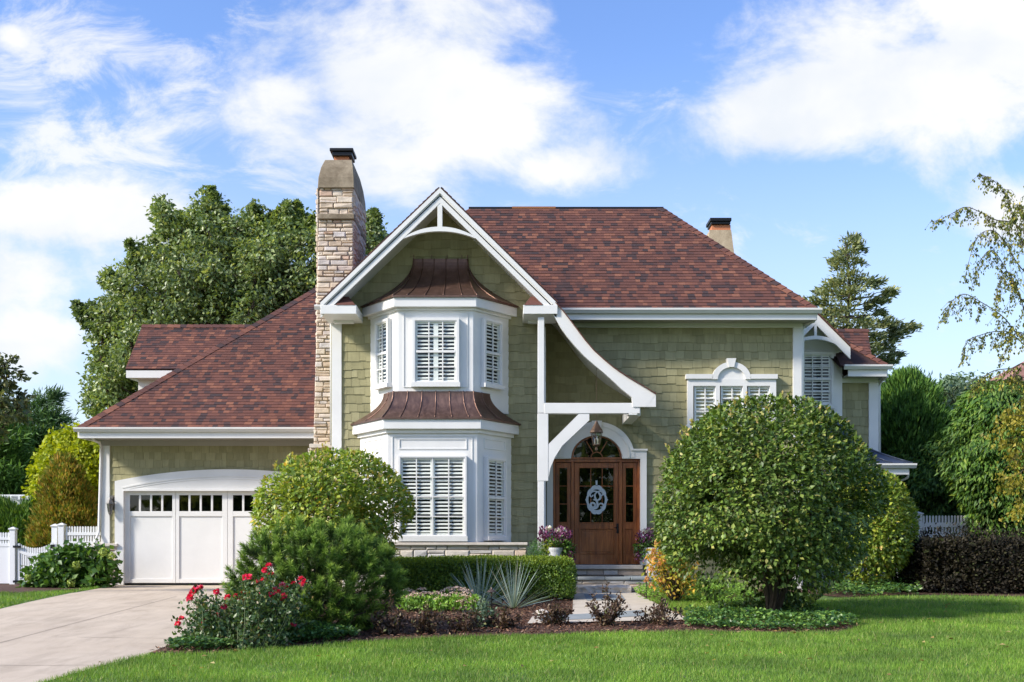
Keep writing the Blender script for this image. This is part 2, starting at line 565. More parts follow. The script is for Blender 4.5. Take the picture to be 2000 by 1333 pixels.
def drive_mat():
    m, nt, b = new_mat("drive_concrete")
    co = coords(nt)
    n = noise_node(nt, co, .7, 7, .65, .3); n2 = noise_node(nt, co, 120, 3, .7); n3 = noise_node(nt, coords(nt, (1, .25, 1)), 3, 6, .7, .5)
    c = ramp_node(nt, n, [(.3, (.475, .385, .285)), (.7, (.59, .49, .375))])
    c = mixc(nt, 1.0, c, ramp_node(nt, n3, [(.30, (.74, .73, .72)), (.52, (.95, .95, .95)), (.7, (1.03, 1.03, 1.03))]), 'MULTIPLY')
    c = mixc(nt, 1.0, c, ramp_node(nt, n2, [(.3, (.9, .9, .9)), (.7, (1.05, 1.05, 1.05))]), 'MULTIPLY')
    lk(nt, c, b.inputs['Base Color']); b.inputs['Roughness'].default_value = .9
    bump(nt, b, n2, .25, .004)
    return m

def mulch_mat():
    m, nt, b = new_mat("mulch_bed")
    co = coords(nt, (1, 1.5, 1))
    n = noise_node(nt, co, 45, 6, .75, 1.2)
    c = ramp_node(nt, n, [(.3, (.035, .018, .011)), (.5, (.10, .05, .03)), (.7, (.22, .12, .075))])
    lk(nt, c, b.inputs['Base Color']); b.inputs['Roughness'].default_value = .95
    bump(nt, b, n, .9, .03)
    return m

def stone_slab(name, a, c_):
    m, nt, b = new_mat(name)
    n = noise_node(nt, coords(nt), 3, 6, .65, .4)
    c = ramp_node(nt, n, [(.3, a), (.7, c_)])
    lk(nt, c, b.inputs['Base Color']); b.inputs['Roughness'].default_value = .8
    bump(nt, b, noise_node(nt, coords(nt), 60, 4, .7), .25, .006)
    return m
M['bluestone'] = stone_slab("bluestone", (.20, .235, .25), (.30, .32, .325))
M['pave'] = stone_slab("walk_concrete", (.46, .40, .32), (.56, .50, .42))
M['mulch'] = mulch_mat()

def sheet(name, pts, mat, h, kind='structure'):
    """a ground sheet over a polygon of world (x, y), following the fall of the ground"""
    bm = bmesh.new()
    bm.faces.new([bm.verts.new((x, y, 0)) for x, y in pts])
    bmesh.ops.bisect_plane(bm, geom=bm.faces[:] + bm.edges[:] + bm.verts[:], plane_co=(0, 22, 0), plane_no=(0, 1, 0))
    bmesh.ops.triangulate(bm, faces=bm.faces)
    for v in bm.verts: v.co.z = zg(v.co.y) + h
    me = bpy.data.meshes.new(name); bm.normal_update()
    for f in bm.faces:
        if f.normal.z < 0: f.normal_flip()
    bm.to_mesh(me); bm.free()
    me.materials.append(mat)
    o = bpy.data.objects.new(name, me); COL.objects.link(o)
    return tag(o, kind=kind)

def gp(pts): return [(G(x, y).x, G(x, y).y) for x, y in pts]

ys = [-60, 0, 22, 30, 60, 120, 250, 500, 900]
xs = [-900, -300, -100, -40, -15, 0, 15, 40, 100, 300, 900]
gm = MB()
for y in ys:
    for x in xs: gm.v.append((x, y, zg(y) if y > -60 else zg(-20)))
for j in range(len(ys) - 1):
    for i in range(len(xs) - 1):
        a = j * len(xs) + i
        gm.f.append((a, a + 1, a + 1 + len(xs), a + len(xs)))
go = gm.build("ground", grass_base(), fix=False); tag(go, kind='structure')

# the bed's front edge, the drive's edge, and the lawn between
BED_FRONT = [(290, 1278), (360, 1279), (430, 1276), (520, 1270), (650, 1259), (760, 1252), (900, 1246), (1050, 1241), (1200, 1238), (1330, 1236), (1450, 1237), (1560, 1238), (1640, 1236), (1682, 1226)]
LAWN_L = [(60, 1345), (85, 1333), (140, 1316), (200, 1300), (250, 1288), (290, 1279)]
DRIVE = gp([(232, 1143), (150, 1158), (60, 1176), (-40, 1200), (-150, 1226)]) + [(-8.5, 12.0), (-8.5, 4), (-4.0, 4), (-4.35, 9.0)] + \
    gp([(30, 1352), (85, 1334), (200, 1301), (290, 1280), (330, 1262), (420, 1225), (520, 1190), (640, 1150), (662, 1143)])
DRIVE[0] = (PX(225, 26), 26.15); DRIVE[-1] = (PX(662, 26), 26.15)
tag(sheet("driveway", DRIVE, drive_mat(), .006), kind='structure')
jm = MB()                                                            # tooled joints of the drive
def joint(a, b, w=.012):
    a, b = G(*a), G(*b)
    n = 14
    d = (b - a).normalized(); s = Vector((d.y, -d.x, 0)).normalized() * w * .5
    for i in range(n):
        p, q = a.lerp(b, i / n), a.lerp(b, (i + 1) / n)
        p.z = zg(p.y) + .0105; q.z = zg(q.y) + .0105
        jm.add([p - s, q - s, q + s, p + s], [(0, 1, 2, 3)])
joint((-60, 1273), (345, 1166)); joint((150, 1246), (350, 1249)); joint((-60, 1302), (200, 1301)); joint((250, 1186), (470, 1187), .01); joint((0, 1195), (200, 1190), .006)
tag(jm.build("driveway_joints", plain("dark_joint", (.24, .20, .16), .95)), kind='structure')  # joint strips darker than the slab

BED = gp(BED_FRONT) + gp([(1640, 1212), (1590, 1200), (1560, 1192)]) + [(G(1480, 1190).x, 18.8), (G(1400, 1178).x, 19.6), (5.3, 22.9), (5.8, 23.35), (-4.0, 23.35), (-4.2, 24.5), (-3.9, 26.0)] + \
    gp([(640, 1150), (520, 1190), (420, 1225), (330, 1262)])
sheet("mulch_bed", BED, M['mulch'], .012)
RBED = gp([(1640, 1168), (1760, 1163), (1850, 1163), (2000, 1167), (2150, 1172)]) + [(13, 28), (5.9, 28), (5.6, 22.6)]
sheet("hedge_bed", RBED, M['mulch'], .010)
LBED = gp([(40, 1160), (150, 1152), (236, 1144)]) + [(-9.0, 26.9), (-16, 27.8), (-16, 26.2)]
sheet("fence_bed", LBED, M['mulch'], .008)

# the front walk: pale concrete border with bluestone panels
WALK = gp([(1120, 1160), (1241, 1160), (1262, 1172), (1300, 1192), (1348, 1214), (1030, 1222), (1040, 1208), (1118, 1204)])
sheet("front_walk", WALK, M['pave'], .030)
sheet("walk_panel", gp([(1140, 1164), (1213, 1164), (1222, 1176), (1146, 1177)]), M['bluestone'], .0345)
sheet("walk_panel", gp([(1147, 1180), (1224, 1179), (1232, 1190), (1153, 1192)]), M['pave'], .0345)
sheet("walk_panel", gp([(1060, 1207), (1130, 1204), (1250, 1196), (1268, 1207), (1140, 1214), (1055, 1217)]), M['bluestone'], .0345)

# ------------------------------------------------------------------ lawn blades and mulch chips
def inside(px, py, poly):
    r = np.zeros(len(px), bool)
    n = len(poly)
    for i in range(n):
        x0, y0 = poly[i]; x1, y1 = poly[(i + 1) % n]
        c = ((y0 > py) != (y1 > py)) & (px < (x1 - x0) * (py - y0) / (y1 - y0 + 1e-12) + x0)
        r ^= c
    return r

def sample_poly(poly, n, rng, dens=None):
    a = np.array(poly); lo, hi = a.min(0), a.max(0)
    out = []; got = 0
    while got < n:
        p = rng.random((n * 2, 2)) * (hi - lo) + lo
        k = inside(p[:, 0], p[:, 1], poly)
        if dens is not None: k &= rng.random(len(p)) < dens(p)
        p = p[k]; out.append(p); got += len(p)
    return np.concatenate(out)[:n]

def zgn(y): return -0.6 + 0.0275 * np.minimum(y, 22.0)

SINK = np.random.default_rng(5)
SK_K, SK_P = SINK.normal(0, 1, (10, 3)), SINK.random(10) * 6.28
def wavy(p, f=1.0):
    """smooth pseudo-random field, about -1..1"""
    p = np.asarray(p)
    if p.shape[1] == 2: p = np.column_stack([p, np.zeros(len(p))])
    s = np.zeros(len(p))
    for k, ph in zip(SK_K, SK_P): s += np.sin(p @ k * f * 1.6 + ph)
    return s / 4.5

def unit(v): return v / (np.linalg.norm(v, axis=1, keepdims=True) + 1e-9)

def leaf_geo(pos, axis, nrm, L, W, fold=.12):
    """pointed leaves as two folded triangles each"""
    n = len(pos)
    axis = unit(axis); side = unit(np.cross(axis, nrm)); up = np.cross(side, axis)
    L = np.broadcast_to(np.asarray(L, float), n)[:, None]; W = np.broadcast_to(np.asarray(W, float), n)[:, None]
    v = np.empty((n, 4, 3))
    v[:, 0] = pos
    mid = pos + axis * L * .45 + up * L * fold
    v[:, 1] = mid + side * W * .5
    v[:, 2] = pos + axis * L
    v[:, 3] = mid - side * W * .5
    i = np.arange(n)[:, None] * 4
    f = np.concatenate([i + [[0, 1, 2]], i + [[0, 2, 3]]], axis=0)
    return v.reshape(-1, 3), f

def blade_geo(xy, rng, h, w, lean=.45, z0=0.0):
    n = len(xy)
    z = zgn(xy[:, 1]) + z0
    b = np.column_stack([xy, z])
    t = rng.random(n) * 6.283
    d = np.column_stack([np.cos(t), np.sin(t), np.zeros(n)]) * np.broadcast_to(w, n)[:, None] * .5
    t2 = rng.random(n) * 6.283
    le = (rng.random(n) * lean * h)[:, None]
    tip = b + np.column_stack([np.cos(t2), np.sin(t2), np.zeros(n)]) * le + np.column_stack([np.zeros((n, 2)), h])
    v = np.stack([b - d, b + d, tip], axis=1).reshape(-1, 3)
    return v, np.arange(n * 3).reshape(-1, 3)

def lawn_mat():
    m = leaf_mat("lawn_grass", [(0, (.085, .160, .028)), (.45, (.118, .220, .036)), (.85, (.155, .270, .046)), (.95, (.24, .28, .09)), (1, (.34, .31, .15))], .35, .5, .25, .36, .8, 1.45)
    return m
rngL = np.random.default_rng(11)
LAWN = [(-6.5, 5.0)] + [( -4.35, 9.0)] + gp(LAWN_L) + gp(BED_FRONT) + gp([(1640, 1212), (1590, 1200), (1560, 1192), (1570, 1176), (1640, 1170), (1760, 1165), (1850, 1165), (2000, 1168), (2150, 1173)]) + [(10.5, 14), (9.5, 5.0)]
FRONT = [p for p in LAWN]
def lawn_dens(p): return np.clip(1.25 - (p[:, 1] - 9.5) / 11.0, .22, 1.0) * (p[:, 1] > 8.3)
xy = sample_poly(FRONT, 300000, rngL, lawn_dens)
hh = (.036 + .030 * rngL.random(len(xy))) * (1 + .30 * wavy(xy, 3.0)) * (.9 + .02 * (xy[:, 1] - 10).clip(0, 8))
ww = (.0045 + .004 * rngL.random(len(xy))) * (1 + (xy[:, 1] - 10).clip(0, 12) * .06)
v1, f1 = blade_geo(xy, rngL, hh, ww, .9)
SIDE = [(-16, 25.9)] + gp([(40, 1160), (150, 1153), (225, 1145), (150, 1157), (60, 1175), (-40, 1199), (-140, 1222)]) + [(-12.5, 17)]
xy2 = sample_poly(SIDE, 30000, rngL)
v2, f2 = blade_geo(xy2, rngL, .04 + .03 * rngL.random(len(xy2)), .010 + .004 * rngL.random(len(xy2)), .9)
PATCH = gp([(1262, 1173), (1330, 1165), (1420, 1172), (1440, 1186), (1360, 1200), (1345, 1210)])
xy3 = sample_poly(PATCH, 9000, rngL)
v3, f3 = blade_geo(xy3, rngL, .04 + .04 * rngL.random(len(xy3)), .008 + .004 * rngL.random(len(xy3)), .9, .012)
lo = np_mesh("grass", np.concatenate([v1, v2, v3]), np.concatenate([f1, f2 + len(v1), f3 + len(v1) + len(v2)]), lawn_mat())
tag(lo, 'short mown green grass of the front lawn', 'grass', kind='stuff')

chip = per_piece("mulch_chips", [(0, (.05, .022, .014)), (.4, (.13, .06, .038)), (.8, (.24, .13, .08)), (1, (.42, .27, .18))], .95, .3, 20, 80, .3, .005)
xy = sample_poly(BED, 26000, rngL, lambda p: np.where(p[:, 1] < 19.5, 1.0, .35) * (1 - inside(p[:, 0], p[:, 1], WALK)))
n = len(xy)
pos = np.column_stack([xy, zgn(xy[:, 1]) + .014 + .02 * rngL.random(n)])
ax = unit(np.column_stack([rngL.normal(size=(n, 2)), rngL.normal(size=n) * .35]))
nr = unit(np.column_stack([rngL.normal(size=(n, 2)) * .5, np.ones(n)]))
v, f = leaf_geo(pos, ax, nr, .03 + .06 * rngL.random(n), .010 + .014 * rngL.random(n), .05)
tag(np_mesh("mulch_chips", v, f, chip), 'shredded brown bark mulch over the planting bed', 'mulch', kind='stuff')
# ------------------------------------------------------------------ the house
HOUSE = thing("house", (0, 24, zg(24)), "two storey olive shingled house with white trim and red brown roofs", "house")
D_GAR, D_GAB, D_MAIN, D_WING, D_BARGE = 26.0, 22.5, 23.4, 25.1, 21.6
W = M['white']
Z0 = zg(24) - .05
FR = (0, -1, 0)

def part(mb, name, mat, parent=None, **k): return mb.build(name, mat, parent or HOUSE, **k)

def rect3(x0, y0, x1, y1, D): return [P(x0, y1, D), P(x1, y1, D), P(x1, y0, D), P(x0, y0, D)]

def sided_wall(name, polys, facing, seed, row=.172):
    a = MB()
    for i, p in enumerate(polys):
        shingles(a, p, facing, row, .11, .24, .004, .017, .030, .004, seed + i, back=a, vref=0.0)
    return part(a, name, M['siding'], fix=False)

# gable wing wall, door wall, garage wall, right wing wall
sided_wall("gable_wall", [[P(649, 1165, D_GAB), P(1062, 1165, D_GAB), P(1062, 592, D_GAB), P(860, 396, D_GAB), P(649, 592, D_GAB)]], FR, 1)
LX, RX = PX(1063, D_GAB), PX(1565, D_MAIN)
zt = PZ(630, D_MAIN)
def w3(x0, x1, z0, z1, D): return [Vector((x0, D, z0)), Vector((x1, D, z0)), Vector((x1, D, z1)), Vector((x0, D, z1))]
dx0, dx1, dz1 = PX(1078, D_MAIN), PX(1252, D_MAIN), PZ(845, D_MAIN)
zs = PZ(896, D_MAIN)
sided_wall("main_wall", [w3(LX - .6, dx0, Z0, dz1, D_MAIN), w3(dx1, RX, Z0, dz1, D_MAIN), w3(LX - .6, RX, dz1, zt, D_MAIN),
    [P(1078, 896, D_MAIN), P(1094, 896, D_MAIN), P(1100, 876, D_MAIN), P(1114, 858, D_MAIN), P(1129, 844, D_MAIN), P(1078, 844, D_MAIN)],
    [P(1252, 896, D_MAIN), P(1237, 896, D_MAIN), P(1231, 876, D_MAIN), P(1217, 858, D_MAIN), P(1202, 844, D_MAIN), P(1252, 844, D_MAIN)]], FR, 10)
gx0, gx1 = PX(197, D_GAR), PX(760, D_GAR)
hx0, hx1 = PX(232, D_GAR), PX(660, D_GAR)
gz = PZ(940, D_GAR)
sided_wall("garage_wall", [w3(gx0, hx0, Z0, gz, D_GAR), w3(hx1, gx1, Z0, gz, D_GAR), w3(gx0, gx1, gz, PZ(858, D_GAR), D_GAR)], FR, 20)
wx0, wx1 = PX(1570, D_WING) - .6, PX(1715, D_WING)
sided_wall("wing_wall", [w3(wx0, wx1, Z0, PZ(735, D_WING), D_WING)], FR, 30, .19)

# side and rear walls: the olive siding carried round the corners
b = MB(); b.box(PX(649, D_GAB) - .02, PX(649, D_GAB) + .1, D_GAB + .02, 26.4, Z0, PZ(600, D_GAB)); part(b, "side_wall", M['siding'])
b = MB(); b.box(PX(1063, D_GAB) - .14, PX(1063, D_GAB) - .03, D_GAB + .02, D_MAIN + .3, Z0, PZ(605, D_GAB)); part(b, "side_wall", M['siding'])
b = MB(); b.box(RX - .12, RX - .02, D_MAIN + .02, 29, Z0, zt); part(b, "side_wall", M['siding'])
b = MB(); b.box(gx0 + .02, gx0 + .14, D_GAR + .02, 34, Z0, PZ(858, D_GAR)); part(b, "side_wall", M['siding'])
b = MB(); b.box(wx1 - .14, wx1 - .02, D_WING + .02, 31, Z0, PZ(735, D_WING)); part(b, "side_wall", M['siding'])
b = MB(); b.box(gx0 + .14, wx1 - .14, 33.8, 34, Z0, 3.2); part(b, "side_wall", M['siding'])

# ---- roofs
def roof_plane(name, polys, seed, row=.11):
    a, bk = MB(), MB()
    for i, p in enumerate(polys):
        O, U, V, N = frame_of(p, (0, -.3, 1))
        shingles(a, p, (0, -.3, 1), row, .085, .17, .003, .014, 0, .0, seed + i)
        bk.prism([q - N * .004 for q in map(Vector, p)], -N * .05)
    o = part(a, name, M['roof'], fix=False)
    part(bk, "roof_deck", M['roofback'], o)
    return o

def hipcap(mb, A, B, w=.13, seg=.17, lift=.012, drop=.055):
    A, B = Vector(A), Vector(B)
    d = (B - A); n = max(1, int(d.length / seg)); d.normalize()
    s = d.cross(Vector((0, 0, 1))).normalized(); up = s.cross(d)
    for i in range(n):
        a = A.lerp(B, i / n); c = A.lerp(B, (i + 1.15) / n)
        h0, h1 = lift + .016, lift
        vs = [a - s * w - up * drop + up * h0, a + up * h0, a + s * w - up * drop + up * h0, c - s * w - up * drop + up * h1, c + up * h1, c + s * w - up * drop + up * h1]
        vs += [p - up * .012 for p in vs]
        mb.add(vs, [(0, 1, 4, 3), (1, 2, 5, 4), (0, 6, 7, 1), (1, 7, 8, 2), (0, 3, 9, 6), (2, 8, 11, 5)])

# main roof: 45 degree hips under a flat deck
EZ, ED = PZ(604, 22.85), 22.85
mr = PX(1598, ED)
rz, rd = 8.64, 25.74
rx0, rx1 = PX(918, rd), PX(1293, rd)
dt = rd - ED
main = roof_plane("main_roof", [[Vector((-2.6, ED, EZ)), Vector((mr, ED, EZ)), Vector((rx1, rd, rz)), Vector((rx0, rd, rz)), Vector((-2.6, 24.1, EZ + 1.25))]], 40)
b = MB()
b.prism([Vector((mr, ED, EZ)), Vector((mr, ED + 9, EZ)), Vector((rx1, rd + 3.2, rz)), Vector((rx1, rd, rz))], (-.03, 0, -.05))
b.prism([Vector((rx0 - .9, rd - .9, rz - .9)), Vector((rx0, rd, rz)), Vector((rx0, rd + 3.2, rz)), Vector((rx0 - 2.9, rd + 5.5, EZ))], (.03, 0, -.05))
b.box(rx0, rx1, rd, rd + 3.2, rz - .1, rz - .03)
part(b, "roof_side", M['roof'], main)
hc = MB(); hipcap(hc, (mr - .03, ED + .01, EZ + .02), (rx1, rd, rz + .01), drop=.068)
part(hc, "hip_cap", M['roof'], main, fix=False)
b = MB(); b.box(rx0 - .03, rx1 + .03, rd - .035, rd + .12, rz - .05, rz + .022)
part(b, "ridge_flashing", M['black'], main)
b = MB(); b.box(PX(1000, rd), PX(1085, rd), rd - .04, rd + .1, rz - .02, rz + .027)
part(b, "ridge_flashing", plain("rusty_flashing", (.32, .13, .05), .6, .3), main)

# garage roof
gz0, gd = PZ(836, 25.2), 25.2
gl = PX(150, gd)
pit = .912
def gpt(t): return Vector((gl + t, gd + t, gz0 + pit * t))
tt = 5.6
gr = roof_plane("garage_roof", [[gpt(0), Vector((-3.5, gd, gz0)), Vector((-3.5, gd + tt, gz0 + pit * tt)), gpt(tt)]], 60)
hc = MB(); hipcap(hc, gpt(0) + Vector((.03, .03, .03)), gpt(tt), .15, drop=.078)
part(hc, "hip_cap", M['roof'], gr, fix=False)
b = MB(); b.prism([gpt(0), gpt(tt), gpt(tt) + Vector((0, 3, 0)), Vector((gl, gd + 9.5, gz0))], (.02, 0, -.05))
b.prism([gpt(tt), gpt(tt) + Vector((6, 0, 0)), gpt(tt) + Vector((6, 3, -2)), gpt(tt) + Vector((0, 3, -.01))], (0, 0, -.05))
part(b, "roof_side", M['roof'], gr)

# rear left dormer
de, dr_ = 28.5, 30.05
ez = PZ(721, de); rz2 = PZ(637, dr_)
x0 = PX(245, de)
dl = roof_plane("dormer_roof", [[Vector((x0, de, ez)), Vector((-5.4, de, ez)), Vector((-5.4, dr_, rz2)), Vector((x0 - .08, dr_, rz2))]], 70)
hc = MB(); hipcap(hc, (x0 - .08, dr_, rz2 + .02), (-5.4, dr_, rz2 + .02), .12, drop=.10)
part(hc, "ridge_cap", M['roof'], dl, fix=False)
b = MB(); b.prism([Vector((x0 - .08, dr_, rz2)), Vector((-5.4, dr_, rz2)), Vector((-5.4, dr_ + 1.6, ez)), Vector((x0, dr_ + 1.6, ez))], (0, 0, -.05))
part(b, "roof_side", M['roof'], dl)
b = MB(); b.box(x0 + .01, -6, de + .02, de + .12, ez - .22, ez - .035); b.box(x0 + .02, -6, de + .12, de + .5, ez - .215, ez - .19)
b.prism([Vector((x0 + .02, de + .1, ez - .2)), Vector((x0 - .05, dr_, rz2 - .06)), Vector((x0 + .0, dr_ + 1.5, ez - .2))], (.05, 0, 0))
part(b, "dormer_fascia", W)
b = MB(); b.box(PX(270, de + .4), -6, de + .4, dr_ + 1.2, 3.3, ez - .19)
part(b, "dormer_wall", W)

# rear right dormer and wing hip roof
we, wd_ = PZ(714, 24.6), 24.6
wxr = PX(1736, wd_)
wxl = PX(1628, wd_)
wr = roof_plane("wing_roof", [[Vector((PX(1642, wd_), wd_, we)), Vector((wxr, wd_, we)), Vector((wxr - 2, wd_ + 2, we + 1.8)), Vector((wxr - 2.6, wd_ + 2, we + 1.8)), Vector((PX(1642, wd_), wd_ + 1.2, we + 1.08))]], 80, .12)
hc = MB(); hipcap(hc, (wxr - .02, wd_ + .02, we + .02), (wxr - 2, wd_ + 2, we + 1.8), .12, drop=.06)
part(hc, "hip_cap", M['roof'], wr, fix=False)
b = MB(); b.prism([Vector((wxr, wd_, we)), Vector((wxr, wd_ + 6, we)), Vector((wxr - 2, wd_ + 4, we + 1.8)), Vector((wxr - 2, wd_ + 2, we + 1.8))], (-.02, 0, -.05))
part(b, "roof_side", M['roof'], wr)
re_, rr_ = 27.0, 27.8
rez, rrz = PZ(693, re_), PZ(645, rr_)
rxe, rxr = PX(1702, re_), PX(1690, rr_)
rdm = roof_plane("dormer_roof", [[Vector((6.9, re_, rez)), Vector((rxe, re_, rez)), Vector((rxr + .05, rr_, rrz)), Vector((6.9, rr_, rrz))]], 85, .12)
hc = MB(); hipcap(hc, (6.9, rr_, rrz + .01), (rxr + .05, rr_, rrz + .01), .1, drop=.085)
part(hc, "ridge_cap", M['roof'], rdm, fix=False)
b = MB(); b.box(7.0, rxe - .15, re_ + .1, 29, 4.4, rez - .02); part(b, "dormer_wall", W)

# ---- gutters, fascia, soffits
def gutter(mb, x0, x1, D, z, h=.10, d=.10):
    prof = [(0, 0), (-d * .55, 0), (-d * .85, h * .45), (-d, h * .62), (-d, h), (0, h)]
    mb.prism([Vector((x0, D + a, z + b_)) for a, b_ in prof], (x1 - x0, 0, 0))
def eave(name_parent, x0, x1, D, ztop, Dwall, fas=.115):
    """gutter in front of a fascia board, and the soffit back to the wall"""
    g = MB(); gutter(g, x0, x1, D, ztop - .105)
    part(g, "gutter", M['gutter'])
    f = MB(); f.box(x0 + .1, x1 - .1, D + .004, D + .04, ztop - .11 - fas, ztop - .03)
    part(f, "fascia", W)
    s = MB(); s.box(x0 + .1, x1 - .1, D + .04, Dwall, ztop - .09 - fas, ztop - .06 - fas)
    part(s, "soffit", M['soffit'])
zmain = EZ + .01
eave(main, PX(1068, ED), mr + .06, ED, zmain, D_MAIN)
b = MB(); b.box(mr - .05, mr - .01, ED + .05, 29, zmain - .22, zmain - .05)
b.box(RX, mr - .05, ED + .6, 29, zmain - .20, zmain - .17)
part(b, "fascia", W)
eave(gr, gl - .05, PX(640, gd), gd, gz0 + .01, D_GAR, .13)
b = MB(); b.box(gl + .0, gl + .04, gd + .05, 34, gz0 - .22, gz0 - .04); b.box(gl + .04, gx0, gd + .85, 34, gz0 - .22, gz0 - .19)
part(b, "fascia", W)
eave(wr, PX(1648, wd_), wxr + .06, wd_, we + .01, D_WING, .14)
b = MB(); b.box(wxr - .05, wxr - .01, wd_ + .05, 30, we - .25, we - .05); part(b, "fascia", W)

# ---- corner boards and friezes, two or three centimetres proud of the shingles
def board(name, rects, D, out=.045, par=None, bev=.004):
    b = MB()
    for x0, y0, x1, y1 in rects: b.fbox(x0, y0, x1, y1, D - out, D + .01)
    return part(b, name, W, par, bevel=bev)
board("corner_board", [(648, 630, 667, 1075)], D_GAB)
board("corner_board", [(1049.5, 630, 1064, 1100)], D_GAB)
b = MB(); b.box(PX(1064, D_GAB - .05), PX(1064, D_GAB - .05) + .02, D_GAB - .03, D_GAB + .15, Z0, PZ(640, D_GAB)); part(b, "corner_board", W)
board("corner_board", [(1549, 640, 1566, 1150)], D_MAIN)
b = MB(); b.box(RX + .002, RX + .03, D_MAIN - .03, D_MAIN + .15, Z0, zt); part(b, "corner_board", W)
board("frieze_board", [(1085, 629, 1566, 640)], D_MAIN, .055)
board("corner_board", [(197, 870, 214, 1062)], D_GAR)
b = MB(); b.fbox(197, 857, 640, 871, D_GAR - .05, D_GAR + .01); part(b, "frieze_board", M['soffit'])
board("corner_board", [(1697, 748, 1716, 1100)], D_WING)
board("frieze_board", [(1640, 737, 1716, 748)], D_WING, .06)
# brackets under the eave returns
board("return_bracket", [(651, 612, 690, 631)], D_GAB - .2, .12)
board("return_bracket", [(1031, 612, 1065, 631)], D_GAB - .2, .12)

# ---- gable roof with its white barge boards
AP = P(859.5, 368, D_BARGE); EL = P(626, 592, D_BARGE); ER = P(1087, 592, D_BARGE)
def back(p, D): return Vector((p.x, D, p.z))
a, bk = MB(), MB()
for i, e in enumerate((EL, ER)):
    poly = [e, back(e, 26), back(AP, 26), AP]
    fc = (-1, 0, 1) if i == 0 else (1, 0, 1)
    O, U, V, N = frame_of(poly, fc)
    poly = [p + N * .03 for p in poly]
    shingles(a, poly, fc, .11, .085, .17, .003, .014, 0, 0, 90 + i)
    bk.prism([p - N * .002 for p in poly], -N * .05)
gab = part(a, "gable_roof", M['roof'], fix=False)
part(bk, "roof_deck", M['roofback'], gab)
# soffit under the overhang
s = MB()
for e in (EL, ER):
    dn = Vector((0, 0, -.16))
    s.prism([e + dn, AP + dn, back(AP, D_GAB) + dn, back(e, D_GAB) + dn], (0, 0, .03))
part(s, "soffit", W, gab)
b = MB()
vt = PZ(368, D_BARGE) - PZ(397, D_BARGE)
def barge(mb, A, E, D0, D1, th, top=0.0):
    mb.prism([Vector((A.x, D0, A.z - top)), Vector((E.x, D0, E.z - top)), Vector((E.x, D0, E.z - th)), Vector((A.x, D0, A.z - th))], (0, D1 - D0, 0))
EL2 = EL + Vector((.0, 0, 0)); ER2 = ER
barge(b, AP, EL2, D_BARGE, D_BARGE + .05, vt); barge(b, AP, ER2, D_BARGE, D_BARGE + .05, vt)
bg = part(b, "barge_board", W, gab)
b = MB()
barge(b, AP, EL2, D_BARGE - .03, D_BARGE - .002, .10); barge(b, AP, ER2, D_BARGE - .03, D_BARGE - .002, .10)
part(b, "rake_moulding", W, bg)
b = MB(); b.fbox(854.5, 396, 864, 447, D_BARGE + .004, D_BARGE + .06); part(b, "king_post", W, bg, bevel=.004)
arc_o, arc_i = [], []
for k in range(25):
    t = -1 + 2 * k / 24
    x = 859 + 74 * t
    arc_o.append((x, 443 + 23 * abs(t) ** 2.1)); arc_i.append((x, 452 + 16 * abs(t) ** 2.1 if abs(t) < .999 else 467))
b = MB(); b.fband(arc_o, arc_i, D_BARGE + .003, D_BARGE + .09); part(b, "arch_brace", W, bg)
# eave returns with little shingled tops
for (x0, x1, tx0, tx1) in ((626, 696, 656, 694), (1022, 1089, 1024, 1060)):
    b = MB(); b.fbox(x0, 596, x1, 613.5, D_BARGE - .04, D_GAB + .02)
    ret = part(b, "eave_return", W, gab, bevel=.005)
    t = MB()
    c = (tx0 + tx1) / 2
    t.add([P(tx0, 596, D_BARGE - .05), P(tx1, 596, D_BARGE - .05), P(tx1, 596, D_GAB), P(tx0, 596, D_GAB), P(c - 6, 580, D_BARGE + .25), P(c + 6, 580, D_BARGE + .25), P(c + 6, 580, D_GAB), P(c - 6, 580, D_GAB)],
          [(0, 1, 5, 4), (1, 2, 6, 5), (2, 3, 7, 6), (3, 0, 4, 7), (4, 5, 6, 7)])
    part(t, "return_top", M['roof'], ret)

# ---- swooping porch roof, beam and brace
sw_o = [(1084, 592), (1098, 607), (1112.5, 625.6), (1127, 645), (1142, 665), (1160, 686), (1180, 704), (1198, 719), (1217, 732), (1240, 746), (1262, 759), (1281, 771)]
sw_i = [(1070, 600), (1083, 619), (1096, 641), (1108, 658), (1124, 677), (1142.5, 697), (1162, 714), (1180, 728.7), (1197, 744), (1214, 760), (1234, 776), (1262, 795)]
b = MB(); b.fband(sw_o, sw_i, D_BARGE + .0, D_BARGE + .10)
b.fprism([(1262.1, 759.1), (1281, 771), (1281, 795), (1262.1, 795)], D_BARGE + .002, D_BARGE + .098); b.fprism([(1234.2, 776.2), (1262, 795), (1236, 795)], D_BARGE + .001, D_BARGE + .099)
swr = part(b, "swoop_barge", W, gab)
b = MB()
up = [(x + 1.0, y - 2.2) for x, y in sw_o]
b.band([P(x, y, D_BARGE - .04) for x, y in up], [P(x - .5, y + 1.6, D_BARGE - .04) for x, y in up], (0, D_MAIN - D_BARGE + .04, 0))
part(b, "swoop_roof", M['roof'], gab)
b = MB()
b.band([P(x - 1.5, y + 4, D_BARGE + .1) for x, y in sw_o], [P(x - 2.5, y + 6, D_BARGE + .1) for x, y in sw_o], (0, D_MAIN - D_BARGE - .1, 0))
part(b, "soffit", W, gab)
b = MB(); b.fbox(1063, 787.5, 1250, 808, D_BARGE + .02, D_BARGE + .17); b.fbox(1228, 808, 1245, 811, D_BARGE + .02, D_BARGE + .3)
part(b, "porch_beam", W, gab, bevel=.006)
